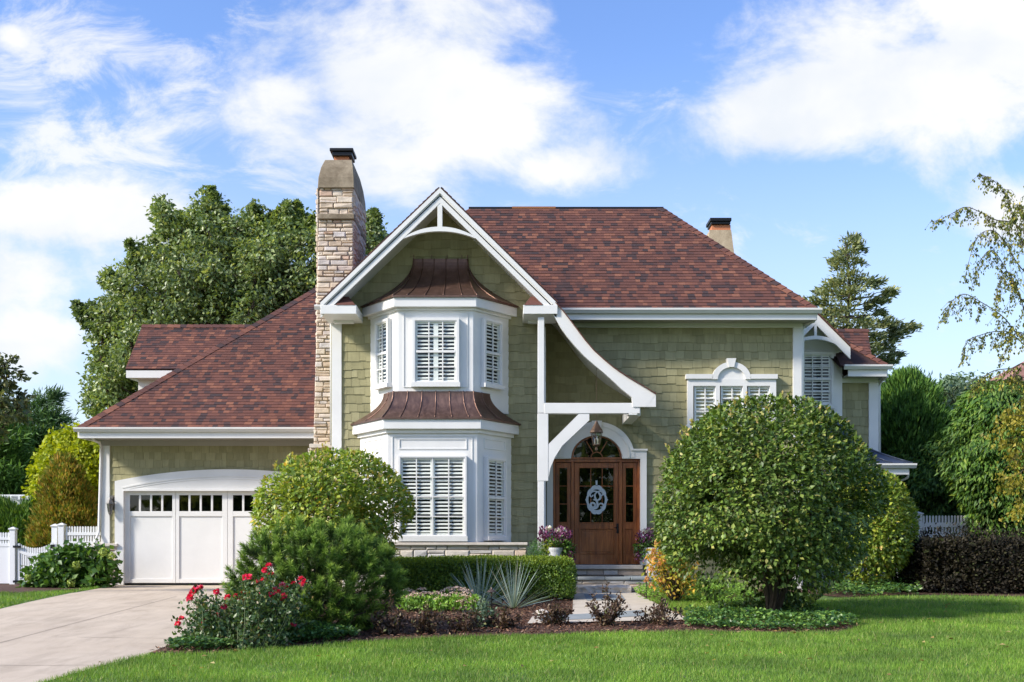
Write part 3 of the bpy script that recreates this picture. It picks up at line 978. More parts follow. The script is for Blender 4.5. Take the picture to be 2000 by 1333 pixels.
b = MB(); b.fbox(1050, 808, 1071, 940, D_BARGE + .025, D_BARGE + .165); b.fbox(1050.5, 620, 1063, 807, D_BARGE + .03, D_BARGE + .16); b.fbox(1050.5, 940.1, 1063, 1112, D_BARGE + .03, D_BARGE + .16)
part(b, "porch_post", W, gab, bevel=.006)
br_o = [(1131, 808.3), (1101, 839), (1078, 862), (1071.3, 869)]
br_i = [(1151, 808.3), (1151, 820), (1118, 852), (1092, 876)]
b = MB(); b.fprism([(1131, 808.3), (1071.3, 868), (1071.3, 934), (1075, 914), (1084, 893), (1098, 871), (1151, 821), (1151, 808.3)], D_BARGE + .03, D_BARGE + .15)
part(b, "porch_brace", W, gab)
# beams that carry the porch roof back to the wall
b = MB()
q = P(1242, 795, D_BARGE + .1); b.box(q.x - .1, q.x + .1, D_BARGE + .17, D_MAIN, q.z - .16, q.z + .02)
part(b, "porch_beam", W, gab)

# ---- chimney of ledge stone
def chimney():
    D1, D2 = 23.4, 25.2
    cz0, cz1 = zg(24), PZ(367, D1)
    xr = PX(690, D1)
    def xl(z):
        t = (z - PZ(875, D1)) / (cz1 - PZ(875, D1))
        return PX(612, D1) + (PX(624, D1) - PX(612, D1)) * max(0, min(1, t)) - (.12 if t < 0 else 0)
    core = MB()
    zsplit = PZ(425, D1)
    n = 8
    for i in range(n):
        za, zb = cz0 + (cz1 - cz0) * i / n, cz0 + (cz1 - cz0) * (i + 1) / n
        core.box(max(xl(za), xl(zb)) + .02, xr - .01, D1 + .01, D2 - .01, za, zb)
    ch = part(core, "chimney", M['mortar'])
    st = MB()
    zr = cz0
    H = PZ(430, D1) - zr
    U, V, N = Vector((1, 0, 0)), Vector((0, 0, 1)), Vector((0, -1, 0))
    def tp(v): return xl(zr + v) - PX(612, D1), xr - PX(612, D1)
    stones(st, Vector((PX(612, D1), D1 + .02, zr)), U, V, N, xr - PX(612, D1), H, 5, .06, .13, .10, .30, .055, .010, tp)
    zb = PZ(420, D1)
    stones(st, Vector((PX(624, D1), D1 + .02, zb)), U, V, N, xr - PX(624, D1), cz1 - zb, 6, .07, .14, .12, .34, .055, .010)
    stones(st, Vector((xr - .02, D1 + .01, zr + 4)), Vector((0, 1, 0)), V, Vector((1, 0, 0)), D2 - D1, H - 4, 7, .07, .15, .14, .4, .055, .010)
    stones(st, Vector((xr - .02, D1 + .01, zb)), Vector((0, 1, 0)), V, Vector((1, 0, 0)), D2 - D1, cz1 - zb, 8, .07, .14, .14, .4, .055, .010)
    stones(st, Vector((PX(612, D1) + .1, D2, zr)), Vector((0, -1, 0)), V, Vector((-1, 0, 0)), D2 - D1, cz1 - zr, 9, .08, .16, .14, .4, .06, .010)
    part(st, "stonework", M['stone'], ch, fix=False)
    b = MB(); b.box(PX(621, D1), PX(693, D1), D1 - .09, D2 + .06, PZ(430.5, D1), PZ(420, D1))
    part(b, "string_course", M['concrete_old'], ch, bevel=.012)
    b = MB(); b.box(PX(606, D1), PX(652, D1), D1 - .10, D1 + .5, PZ(876, D1), PZ(868, D1)); part(b, "stone_ledge", M['capstone'], ch, bevel=.01)
    # the tapering concrete hood
    z0, z1 = PZ(369, D1), PZ(309, D1)
    b = MB()
    lx0, lx1 = PX(621.5, D1), PX(692.5, D1); tx0, tx1 = PX(633, D1), PX(686, D1)
    prof = [(0, 0), (.30, .06), (.6, .2), (.85, .45), (1.0, 1.0)]
    vs, fs = [], []
    lv = [(0, 0), (.35, .10), (.7, .45), (1, 1)]
    for h, t in lv:
        xa, xb = lx0 + (tx0 - lx0) * t, lx1 + (tx1 - lx1) * t
        ya, yb = D1 - .07 + .18 * t, D2 + .05 - .5 * t
        z = z0 + (z1 - z0) * h
        vs += [(xa, ya, z), (xb, ya, z), (xb, yb, z), (xa, yb, z)]
    for s in range(3):
        for i in range(4): fs.append((s * 4 + i, s * 4 + (i + 1) % 4, s * 4 + 4 + (i + 1) % 4, s * 4 + 4 + i))
    fs += [(3, 2, 1, 0), (12, 13, 14, 15)]
    b.add(vs, fs)
    part(b, "chimney_hood", M['concrete_old'], ch, bevel=.01)
    ym = 24.15; yf = 23.9
    b = MB(); b.box(PX(651, yf), PX(680, yf), ym - .17, ym + .17, z1 - .05, PZ(302, yf)); part(b, "flue_pipe", M['terracotta'], ch)
    c = MB()
    c.box(PX(649, yf), PX(687, yf), ym - .24, ym + .24, PZ(304, yf), PZ(296, yf)); c.box(PX(644, yf), PX(690, yf), ym - .28, ym + .28, PZ(295.8, yf), PZ(290, yf))
    part(c, "flue_cap", M['black'], ch, bevel=.01)
chimney()

def chimney_rear():
    D1 = 29.0
    b = MB()
    zb, zt_ = PZ(520, D1), PZ(447, D1)
    xa, xb, ta, tb = PX(1376, D1), PX(1437, D1), PX(1388, D1), PX(1430, D1)
    vs = [(xa, D1, zb), (xb, D1, zb), (xb, D1 + 1.2, zb), (xa, D1 + 1.2, zb), (ta, D1 + .12, zt_), (tb, D1 + .12, zt_), (tb, D1 + .9, zt_), (ta, D1 + .9, zt_)]
    b.add(vs, [(3, 2, 1, 0), (4, 5, 6, 7)] + [(i, (i + 1) % 4, (i + 1) % 4 + 4, i + 4) for i in range(4)])
    b.box(xa + .02, xb - .02, D1 + .05, D1 + 1.15, zb - 3, zb)
    m, nt, bs = new_mat("tan_stucco")
    lk(nt, ramp_node(nt, noise_node(nt, coords(nt), 2.2, 6, .7, .4), [(.3, (.24, .18, .11)), (.6, (.46, .37, .25))]), bs.inputs['Base Color']); bs.inputs['Roughness'].default_value = .95
    ch = part(b, "chimney", m)
    D = D1 + .4
    b = MB(); b.box(PX(1388, D), PX(1424, D), D - .2, D + .25, zt_ - .05, PZ(444, D)); part(b, "flue_pipe", M['terracotta'], ch)
    b = MB(); b.box(PX(1385.5, D), PX(1423, D), D - .26, D + .3, PZ(443.5, D), PZ(438.5, D)); b.box(PX(1383, D), PX(1424.5, D), D - .3, D + .34, PZ(438.3, D), PZ(432, D))
    part(b, "flue_cap", M['black'], ch, bevel=.008)
chimney_rear()

# ---- windows: casing and sash in the part, panes, louvred shutters and a black sheet for the unlit room as its own pieces
def window(O, U, N, w, h, cols, rows, meet=None, case=.07, sill=.09, leafs=2, louv=.068, mt=.021, recess=.004, outer=True, head=None):
    """O: lower left corner of the glass on the wall face; U along it; N out of the wall"""
    V = Vector((0, 0, 1))
    f = MB()
    hd = case if head is None else head
    if outer:
        f.obox(O, U, V, N, -case, 0, -.0, h + hd, .0, .095)
        f.obox(O, U, V, N, w, w + case, -.0, h + hd, .0, .095)
        f.obox(O, U, V, N, 0, w, h, h + hd, .0, .0945)
        f.obox(O, U, V, N, -case - .02, w + case + .02, -sill, -.001, .0, .125)
    s = .022
    f.obox(O, U, V, N, 0, s, 0, h, .045, .078); f.obox(O, U, V, N, w - s, w, 0, h, .045, .078)
    f.obox(O, U, V, N, s, w - s, 0, s, .045, .0775); f.obox(O, U, V, N, s, w - s, h - s, h, .045, .0775)
    for c in range(1, cols):
        u = w * c / cols
        f.obox(O, U, V, N, u - mt / 2, u + mt / 2, s, h - s, .050, .074)
    for r in range(1, rows):
        v = h * r / rows
        if meet is not None and r == meet:
            f.obox(O, U, V, N, s, w - s, v - .022, v + .022, .045, .0835)
        else:
            f.obox(O, U, V, N, s, w - s, v - mt / 2, v + mt / 2, .050, .0735)
    win = part(f, "window", W)
    g = MB(); g.add([O + U * a + V * c + N * .058 for a, c in ((.01, .01), (w - .01, .01), (w - .01, h - .01), (.01, h - .01))], [(0, 1, 2, 3)])
    part(g, "pane", M['glass'], win, fix=False)
    l = MB()
    st = .045
    lw = w / leafs
    for k in range(leafs):
        u0, u1 = k * lw, (k + 1) * lw
        l.obox(O, U, V, N, u0, u0 + st, 0, h, .012, .038); l.obox(O, U, V, N, u1 - st, u1, 0, h, .012, .038)
        l.obox(O, U, V, N, u0 + st, u1 - st, 0, st * 1.2, .012, .0375); l.obox(O, U, V, N, u0 + st, u1 - st, h - st * 1.2, h, .012, .0375)
        n = int((h - st * 2.4) / louv)
        pitch = (h - st * 2.4) / n
        for i in range(n):
            v = st * 1.2 + pitch * (i + .5)
            a = O + U * (u0 + st) + V * v + N * .024
            d = (N * .014 - V * pitch * .13)
            t = V * .0092
            p = [a - d - t, a + d - t, a + d + t, a - d + t]
            e = U * (u1 - u0 - 2 * st)
            l.add(p + [q + e for q in p], [(0, 1, 2, 3), (7, 6, 5, 4), (0, 4, 5, 1), (1, 5, 6, 2), (2, 6, 7, 3), (3, 7, 4, 0)])
    part(l, "shutter", M['shutter'], win)
    d = MB(); d.obox(O, U, V, N, 0, w, 0, h, .0005, recess); part(d, "room_shade_sheet", M['dark'], win)  # thin black sheet that paints the room's darkness between the slats
    return win

X_, Z_ = Vector((1, 0, 0)), Vector((0, 0, 1))
FN = Vector((0, -1, 0))
def fwin(x0, y0, x1, y1, D, *a, **k):
    o = P(x0, y1, D)
    return window(o, X_, FN, PX(x1, D) - PX(x0, D), PZ(y0, D) - PZ(y1, D), *a, **k)

# ---- the two storey bay
def bay(pts_body, ytop, ybot, ytD, name):
    """pts_body: four (x, D) in photo x; a white body between two heights"""
    p = [Vector((PX(x, D), D, 0)) for x, D in pts_body]
    z1, z0 = PZ(ytop, ytD), PZ(ybot, ytD)
    b = MB(); b.prism([Vector((q.x, q.y, z0)) for q in p] , (0, 0, z1 - z0))
    return part(b, name, W, bevel=.006), p, z0, z1

def offset_ring(p, o):
    """outline of a three-sided bay moved out by o"""
    a = (p[1] - p[0]).normalized(); c = (p[3] - p[2]).normalized()
    na = Vector((a.y, -a.x, 0)); nc = Vector((c.y, -c.x, 0))
    if na.y > 0: na = -na
    if nc.y > 0: nc = -nc
    def meet(p0, d0, yline):
        t = (yline - p0.y) / d0.y
        return p0 + d0 * t
    yf = p[1].y - o
    L0, R0 = p[0] + na * o, p[3] + nc * o
    return [meet(L0, a, p[0].y), meet(L0, a, yf), meet(R0, c, yf), meet(R0, c, p[3].y)]

def bell_roof(name, eave_o, top_o, z0, z1, mat, seams, parent=None, wing_seams=1):
    n = 14
    rings = []
    for i in range(n + 1):
        t = i / n
        w = 1 - (1 - t) ** 2.1
        rings.append([eave_o[k].lerp(top_o[k], w) + Vector((0, 0, z0 + (z1 - z0) * t)) for k in range(4)])
    b = MB()
    vs, fs = [], []
    for r in rings: vs += r
    for i in range(n):
        for k in range(3): fs.append((i * 4 + k, i * 4 + k + 1, i * 4 + 5 + k, i * 4 + 4 + k))
    fs.append((3, 2, 1, 0)); fs.append((n * 4, n * 4 + 1, n * 4 + 2, n * 4 + 3))
    b.add(vs, fs)
    edge = [rings[0][k] for k in range(4)]
    roof = part(b, name, mat, parent)
    b2 = MB(); b2.prism([q - Vector((0, 0, .03)) for q in edge], (0, 0, .0295)); part(b2, "drip_edge", mat, roof)
    s = MB()
    def seam(k, a, rad=.011):
        s = MB(); s.tube([r[k].lerp(r[k + 1], a) + Vector((0, -.004, .006)) for r in rings], rad, 5); part(s, "seam", mat, roof, smooth=True)
    for a in seams: seam(1, a)
    for a in (0.0, 1.0): seam(1, a, .013)
    for j in range(wing_seams):
        a = (j + 1) / (wing_seams + 1)
        seam(0, 1 - a); seam(2, a)
    return roof

# lower storey of the bay
low, lp, lz0, lz1 = bay([(703, 22.5), (757, 21.45), (932.5, 21.45), (999, 22.5)], 836, 1059.5, 21.45, "bay_wall")
fas = offset_ring(lp, .13)
zf0, zf1 = PZ(838, 21.32), PZ(819, 21.32)
b = MB(); b.prism([Vector((q.x, q.y, zf0)) for q in fas], (0, 0, zf1 - zf0)); part(b, "bay_fascia", W, low, bevel=.006)
b = MB(); q2 = offset_ring(lp, .05); b.prism([Vector((q.x, q.y, zf0 - .07)) for q in q2], (0, 0, .0695)); part(b, "crown_moulding", W, low, bevel=.004)
ea = offset_ring(lp, .165)
tp = [Vector((PX(749, 22.0), 22.0, 0)), Vector((PX(768, 21.6), 21.6, 0)), Vector((PX(925, 21.6), 21.6, 0)), Vector((PX(957, 22.0), 22.0, 0))]
bell_roof("bay_roof", ea, tp, zf1 + .03, PZ(764.5, 21.6), M['copper'], (.18, .36, .53, .70, .87), None, 1)
# upper storey of the bay
upw, up_, uz0, uz1 = bay([(723, 22.5), (777, 21.65), (924.5, 21.65), (994, 22.5)], 599, 800, 21.65, "bay_wall")
fas = offset_ring(up_, .13)
zf0, zf1 = PZ(599.5, 21.52), PZ(581, 21.52)
b = MB(); b.prism([Vector((q.x, q.y, zf0)) for q in fas], (0, 0, zf1 - zf0)); part(b, "bay_fascia", W, upw, bevel=.006)
b = MB(); q2 = offset_ring(up_, .04); b.prism([Vector((q.x, q.y, zf0 - .05)) for q in q2], (0, 0, .0495)); part(b, "crown_moulding", W, upw, bevel=.004)
ea = offset_ring(up_, .165)
tp = [Vector((PX(807, 22.46), 22.46, 0)), Vector((PX(808, 22.45), 22.45, 0)), Vector((PX(913, 22.45), 22.45, 0)), Vector((PX(914, 22.46), 22.46, 0))]
ur = bell_roof("bay_roof", ea, tp, zf1 + .03, PZ(506, 22.45), M['copper'], (.17, .38, .60, .82), None, 1)
for x in (808, 843, 873, 902, 913):
    s = MB(); s.tube([P(x, 506, 22.44), P(x, 498, 22.43)], .008, 5); part(s, "seam", M['copper'], ur)
# windows of the bay
fwin(782.5, 894.5, 908, 1047.5, 21.45, 4, 4, case=.035, sill=.10, leafs=2, louv=.068)
fwin(811, 628, 892, 748, 21.65, 3, 4, 2, case=.05, sill=.09, leafs=2, louv=.068)
def wing_win(pb, i, f0, f1, ya, yb, D, *a, **k):
    """window in a canted side of the bay; f0..f1 are fractions along the side, heights as the photo shows them at depth D"""
    A, B = pb[i], pb[i + 1]
    U = (B - A).normalized(); N = Vector((U.y, -U.x, 0))
    if N.y > 0: N = -N
    Lh = (B - A).length
    z0, z1 = PZ(yb, D), PZ(ya, D)
    return window(Vector((A.x, A.y, z0)) + U * Lh * f0, U, N, Lh * (f1 - f0), z1 - z0, *a, **k)
wing_win(up_, 2, .26, .68, 631, 752, 22.05, 2, 4, 2, case=.05, sill=.08, leafs=1, louv=.068)
wing_win(up_, 0, .36, .74, 632, 752, 22.05, 2, 4, 2, case=.05, sill=.08, leafs=1, louv=.068)
wing_win(lp, 2, .22, .70, 899, 1047, 21.9, 2, 4, 2, case=.05, sill=.09, leafs=1, louv=.068)
wing_win(lp, 0, .30, .78, 899, 1047, 21.9, 2, 4, 2, case=.05, sill=.09, leafs=1, louv=.068)
# raised mouldings on the white panels
def moulding(par, O, U, N, w, h, t=.02, out=.014):
    b = MB()
    V = Z_
    b.obox(O, U, V, N, 0, w, 0, t, 0, out); b.obox(O, U, V, N, 0, w, h - t, h, 0, out)
    b.obox(O, U, V, N, 0, t, t, h - t, 0, out - .0006); b.obox(O, U, V, N, w - t, w, t, h - t, 0, out - .0006)
    part(b, "panel_moulding", W, par)
def fmould(par, x0, y0, x1, y1, D, **k):
    moulding(par, P(x0, y1, D), X_, FN, PX(x1, D) - PX(x0, D), PZ(y0, D) - PZ(y1, D), **k)
fmould(low, 779, 857, 912, 878, 21.45)
fmould(low, 766, 852, 923, 1052, 21.45, t=.012)
fmould(upw, 788, 609, 914, 757, 21.65, t=.012)
for pb, par, ya, yb, D in ((lp, low, 859, 879, 21.95),):
    for i, f0, f1 in ((2, .18, .80), (0, .2, .82)):
        A, B = pb[i], pb[i + 1]; U = (B - A).normalized(); N = Vector((U.y, -U.x, 0)); N = -N if N.y > 0 else N
        moulding(par, Vector((A.x, A.y, PZ(yb, D))) + U * (B - A).length * f0, U, N, (B - A).length * (f1 - f0), PZ(ya, D) - PZ(yb, D))

# ---- stone base below the bay and the garage corner
bs = MB()
SB = 21.40
bx0, bx1 = PX(668, SB), PX(1029, SB)
bs.box(bx0, bx1, SB, D_GAB + .1, Z0, PZ(1066, SB))
base = part(bs, "stone_base", M['mortar'])
s = MB()
stones(s, Vector((bx0, SB + .005, Z0)), X_, Z_, FN, bx1 - bx0, PZ(1066, SB) - Z0, 15, .09, .19, .18, .42, .035, .014)
stones(s, Vector((bx1 - .005, SB, Z0)), Vector((0, 1, 0)), Z_, X_, D_GAB - SB, PZ(1066, SB) - Z0, 16, .09, .19, .18, .42, .035, .014)
part(s, "stonework", M['limestone'], base, fix=False)
b = MB(); b.box(bx0 - .03, PX(1031, SB), SB - .07, D_GAB + .05, PZ(1066, SB) + .0005, PZ(1060, SB)); part(b, "stone_cap", M['capstone'], base, bevel=.012)
b = MB(); b.box(PX(1029, D_GAB) , PX(1075, D_GAB), D_GAB - .35, D_MAIN, Z0, PZ(1066, D_GAB)); base2 = part(b, "stone_base", M['mortar'])
s = MB(); stones(s, Vector((PX(1029, D_GAB), D_GAB - .345, Z0)), X_, Z_, FN, PX(1075, D_GAB) - PX(1029, D_GAB), PZ(1066, D_GAB) - Z0, 17, .09, .19, .15, .3, .035, .014)
part(s, "stonework", M['limestone'], base2, fix=False)
gb = MB(); q0, q1 = PX(187, 25.9), PX(231, 25.9)
gb.box(q0, q1, 25.88, 27.5, Z0, PZ(1068, 25.9)); base3 = part(gb, "stone_base", M['mortar'])
s = MB()
stones(s, Vector((q0, 25.885, Z0)), X_, Z_, FN, q1 - q0, PZ(1068, 25.9) - Z0, 18, .09, .17, .14, .36, .04, .014)
stones(s, Vector((q0 + .005, 27.5, Z0)), Vector((0, -1, 0)), Z_, -X_, 1.6, PZ(1068, 25.9) - Z0, 19, .09, .17, .14, .36, .04, .014)
part(s, "stonework", M['stone'], base3, fix=False)
b = MB(); b.box(q0 - .05, q1 + .01, 25.8, 27.5, PZ(1068, 25.9) + .0005, PZ(1062, 25.9)); part(b, "stone_cap", M['capstone'], base3, bevel=.01)

# ---- triple window with its arched head
D = D_MAIN
trip = MB()
def frect(mb, x0, y0, x1, y1, out, inn=0.0): mb.fbox(x0, y0, x1, y1, D - out, D - inn)
for (x0, y0, x1, y1) in ((1343, 754, 1354, 830), (1504, 754, 1516, 830), (1398, 754, 1406, 830), (1451, 754, 1459, 830)): frect(trip, x0, y0, x1, y1, .11)
frect(trip, 1343, 740, 1516, 754, .109)
frect(trip, 1340, 731, 1392, 740, .15); frect(trip, 1466, 731, 1519, 740, .15)
frect(trip, 1341, 830, 1518, 838, .14)
ao, ai = [], []
for k in range(21):
    a = math.pi * k / 20
    ao.append((1429 - 38 * math.cos(a), 741 - 34 * math.sin(a))); ai.append((1429 - 27 * math.cos(a), 741 - 23.5 * math.sin(a)))
trip.fband(ao, ai, D - .15, D)
trip.fprism(ai + [(1456, 741.0)], D - .10, D)
trip.fprism([(1424, 717), (1420, 700), (1438, 700), (1434, 717)], D - .18, D)
trp = part(trip, "window_surround", W)
for x0, x1 in ((1355, 1397), (1407, 1450), (1460, 1503)):
    fwin(x0, 755, x1, 829, D, 2, 3, case=.01, sill=.01, leafs=1, louv=.070, outer=False)

# ---- wall dormer window of the right wing
D = 25.0
dm = MB()
dm.fbox(1556, 664, 1645, 813, D, D_WING + .4)
dmo = part(dm, "dormer_wall", W)
b = MB(); b.fbox(1622.5, 688, 1633, 795, D - .03, D - .0005); b.fbox(1622.5, 688, 1638, 690, D - .035, D - .0305); part(b, "corner_board", W, dmo)
fwin(1567, 693, 1622, 791, D, 3, 4, 2, case=.05, sill=.10, leafs=1, louv=.070)
DB = 24.5
A2, E2, E2l = P(1593, 611, DB), P(1661, 679, DB), P(1527, 679, DB)
b = MB(); barge(b, A2, E2, DB, DB + .05, .25); barge(b, A2, E2l, DB, DB + .05, .25)
dbg = part(b, "barge_board", W, dmo)
b = MB(); b.fbox(1590.5, 632, 1595.5, 660, DB + .004, DB + .05); part(b, "king_post", W, dbg)
ao = [(1593 + 62 * t, 656 + 24 * t * t) for t in [k / 10 - 1 for k in range(21)]]; ai = [(x, y + 7) for x, y in ao]
b = MB(); b.fband(ao, ai, DB + .003, DB + .08); part(b, "arch_brace", W, dbg)
for e, nm in ((E2, 0), (E2l, 1)):
    b = MB(); b.prism([e + Vector((0, -.03, .012)), A2 + Vector((0, -.03, .012)), back(A2, 27.2) + Vector((0, 0, .012)), back(e, 27.2) + Vector((0, 0, .012))], (0, 0, .035)); part(b, "dormer_roof", M['roof'], dmo)
    b = MB(); b.prism([e + Vector((0, .06, -.03)), A2 + Vector((0, .06, -.03)), back(A2, D_WING) + Vector((0, 0, -.03)), back(e, D_WING) + Vector((0, 0, -.03))], (0, 0, .02)); part(b, "soffit", W, dmo)
b = MB(); b.prism([P(1540, 664.2, D), P(1645, 664.2, D), P(1645, 664.0, D), P(1593, 617, D), P(1540, 664.0, D)], (0, .3, 0)); part(b, "dormer_wall", W, dmo)
b = MB(); b.fbox(1560, 684, 1645, 686, D - .015, D - .0005); part(b, "panel_moulding", W, dmo)

# ---- low bell-roofed porch on the right
pz0 = PZ(905, 24.2)
po = [Vector((PX(1600, 25.1), 25.09, 0)), Vector((PX(1600, 24.2), 24.2, 0)), Vector((PX(1783, 24.2), 24.2, 0)), Vector((PX(1783, 24.2), 25.6, 0))]
pt = [Vector((PX(1600, 25.1), 25.09, 0)), Vector((PX(1600, 25.1), 25.05, 0)), Vector((PX(1640, 25.1), 25.05, 0)), Vector((PX(1642, 25.1), 25.09, 0))]
bell_roof("porch_roof", po, pt, pz0, PZ(822, 25.1), M['bluemetal'], (.5, .78), None, 0)
b = MB(); gutter(b, PX(1600, 24.2), PX(1788, 24.2), 24.2, PZ(915, 24.2), .10, .10); part(b, "gutter", M['gutter'])
b = MB(); b.box(PX(1600, 24.2), PX(1776, 24.2), 24.21, 24.25, PZ(927, 24.2), PZ(915, 24.2)); b.box(PX(1776, 24.2) - .04, PX(1776, 24.2), 24.25, 26.5, PZ(927, 24.2), PZ(915, 24.2)); b.box(PX(1600, 24.2), PX(1776, 24.2) - .04, 24.25, 25.1, PZ(924, 24.2), PZ(921, 24.2))
part(b, "fascia", W)
b = MB(); b.box(PX(1600, 24.6), PX(1751, 24.6), 24.6, 26.5, Z0, PZ(926, 24.6)); pw = part(b, "porch_wall", W)
b = MB(); b.box(PX(1600, 24.6), PX(1753, 24.6), 24.56, 24.5995, PZ(934, 24.6), PZ(926, 24.6)); b.box(PX(1740, 24.6), PX(1753, 24.6), 24.57, 24.5994, Z0, PZ(934.2, 24.6)); part(b, "corner_board", W, pw)

# ---- downspouts
def spout(path, r=.032): 
    b = MB(); b.tube(path, r, 8); part(b, "downspout", M['gutter'], smooth=True)
spout([P(180, 852, 25.3), P(182, 860, 25.4), P(194, 865, 25.8), P(197.5, 872, 25.93), P(197, 900, 25.93), P(193, 1040, 25.93), P(186, 1058, 25.8), P(184, 1075, 25.75)])
spout([P(1592, 616, 22.95), P(1590, 628, 23.1), P(1572, 634, 23.4), P(1568, 645, 23.42), P(1568, 1120, 23.42)], .03)
spout([P(1733, 733, 24.7), P(1731, 738, 24.8), P(1720, 746, 25.08), P(1717.5, 756, 25.1), P(1719, 1090, 25.1)], .028)
spout([P(1774, 928, 24.35), P(1772, 934, 24.4), P(1757, 940, 24.62), P(1753, 950, 24.66), P(1753, 1090, 24.66)], .026)
spout([P(627, 600, 22.6), P(628, 612, 22.62), P(644, 622, 22.7), P(647, 636, 22.7), P(647, 870, 22.7)], .028)
b = MB(); gutter(b, PX(615, 22.3), PX(628, 22.3), 22.3, PZ(606, 22.3), .09, .09); part(b, "gutter", M['gutter'])

# ---- garage door with its arched surround
D = D_GAR
sur = MB()
N_ = 28
top_o = []; top_i = []
for k in range(N_ + 1):
    t = -1 + 2 * k / N_
    x = 446 + 222 * t
    top_o.append((x, 917 + 23 * t * t)); 
    top_i.append((446 + 205 * t, 959))
sur.fband(top_o, top_i, D - .14, D + .02)
sur.fprism([(224, 940), (241, 959), (241, 1143), (224, 1143)], D - .1405, D + .02)
sur.fprism([(651, 959), (668, 940), (668, 1143), (651, 1143)], D - .1405, D + .02)
gs = part(sur, "garage_surround", W)
ml = MB()
def arcband(y0, y1, hw, dy, out):
    a = [(446 + hw * t, y0 + dy * t * t) for t in [2 * k / N_ - 1 for k in range(N_ + 1)]]
    ml.fband(a, [(x, y + (y1 - y0)) for x, y in a], D - out, D - .1395)
arcband(929, 931.5, 207, 23, .155); arcband(934, 936, 205, 22, .15)
ml.fbox(241, 956, 651, 959.5, D - .17, D - .139)
part(ml, "surround_moulding", W, gs)
dd = D - .03
gd_ = MB(); gd_.fbox(238, 955, 654, 1141.5, dd, dd + .05)
gdo = part(gd_, "garage_door", W)
fr = MB()
secs = [(253.5, 336.5), (350, 434), (455, 539), (553, 637)]
edges = [241] + [ (secs[i][1] + secs[i + 1][0]) / 2 for i in range(3)] + [651]
for x0, x1 in secs:
    n = 4; w = (x1 - x0 + 4) / n; gl_ = MB(); dk = MB()
    for k in range(n):
        a = x0 + k * w; c = a + w - 4
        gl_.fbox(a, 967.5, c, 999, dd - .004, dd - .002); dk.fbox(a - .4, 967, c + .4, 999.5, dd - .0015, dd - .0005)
    part(gl_, "pane", M['doorglass'], gdo); part(dk, "interior_shade", M['dark'], gdo)  # black sheet behind each pane for the unlit garage
    for k in range(1, n): fr.fbox(x0 + k * w - 4, 967.5, x0 + k * w, 999, dd - .022, dd - .0008)
    i_ = [q[0] for q in secs].index(x0); fr.fbox(edges[i_] + .4, 960, x0, 1139, dd - .024, dd - .0006); fr.fbox(x1, 960, edges[i_ + 1] - .4, 1139, dd - .024, dd - .0006)
    fr.fbox(x0, 960, x1, 967.5, dd - .0235, dd - .0007); fr.fbox(x0, 999, x1, 1009, dd - .0235, dd - .0007); fr.fbox(x0, 1131, x1, 1139, dd - .0235, dd - .0007)
part(fr, "door_rails", W, gdo, bevel=.004); b = MB(); b.fbox(238, 1139.5, 654, 1142.5, dd - .012, dd + .03); part(b, "bottom_seal", M['black'], gdo)

# ---- front door unit: jambs, sidelights, door, fanlight
D = D_MAIN
sr = MB()
ao, ai = [], []
for k in range(33):
    a = math.pi * k / 32
    ao.append((1165.5 - 74 * math.cos(a), 894 - 70 * math.sin(a))); ai.append((1165.5 - 50 * math.cos(a), 895.5 - 45 * math.sin(a)))
sr.fband(ao, ai, D - .10, D + .16)
sr.fbox(1068, 879, 1080, 1104, D - .09, D + .16); sr.fbox(1251, 879, 1263, 1104, D - .09, D + .16)
sr.fbox(1080, 879, 1115.3, 896.3, D - .0895, D + .16); sr.fbox(1215.7, 879, 1251, 896.3, D - .0895, D + .16)
srp = part(sr, "door_surround", W)
ml = MB(); a2 = []
for k in range(33):
    a = math.pi * k / 32; a2.append((1165.5 - 65 * math.cos(a), 892 - 61 * math.sin(a)))
ml.fband(a2, [(1165.5 + (x - 1165.5) * .97, 892 + (y - 892) * .97) for x, y in a2], D - .115, D - .099)
ml.fprism([(1156, 822), (1176, 822), (1174, 846), (1158, 846)], D - .15, D - .05)
ml.fbox(1066, 877, 1098, 880.5, D - .12, D - .085); ml.fbox(1233, 877, 1265, 880.5, D - .12, D - .085)
part(ml, "surround_moulding", W, srp)
DD = D + .07
jm_ = MB()
jm_.fbox(1080, 896.5, 1085, 1103, DD - .05, DD + .1); jm_.fbox(1245, 896.5, 1251, 1103, DD - .05, DD + .1)
jm_.fbox(1085, 896.5, 1245, 903, DD - .0495, DD + .1); jm_.fbox(1115.5, 903, 1121.5, 1103, DD - .055, DD + .1); jm_.fbox(1209, 903, 1215.5, 1103, DD - .055, DD + .1)
jm_.fbox(1078, 893.5, 1253, 897, DD - .085, DD - .05)
jam = part(jm_, "door_frame", M['wood'], bevel=.005)
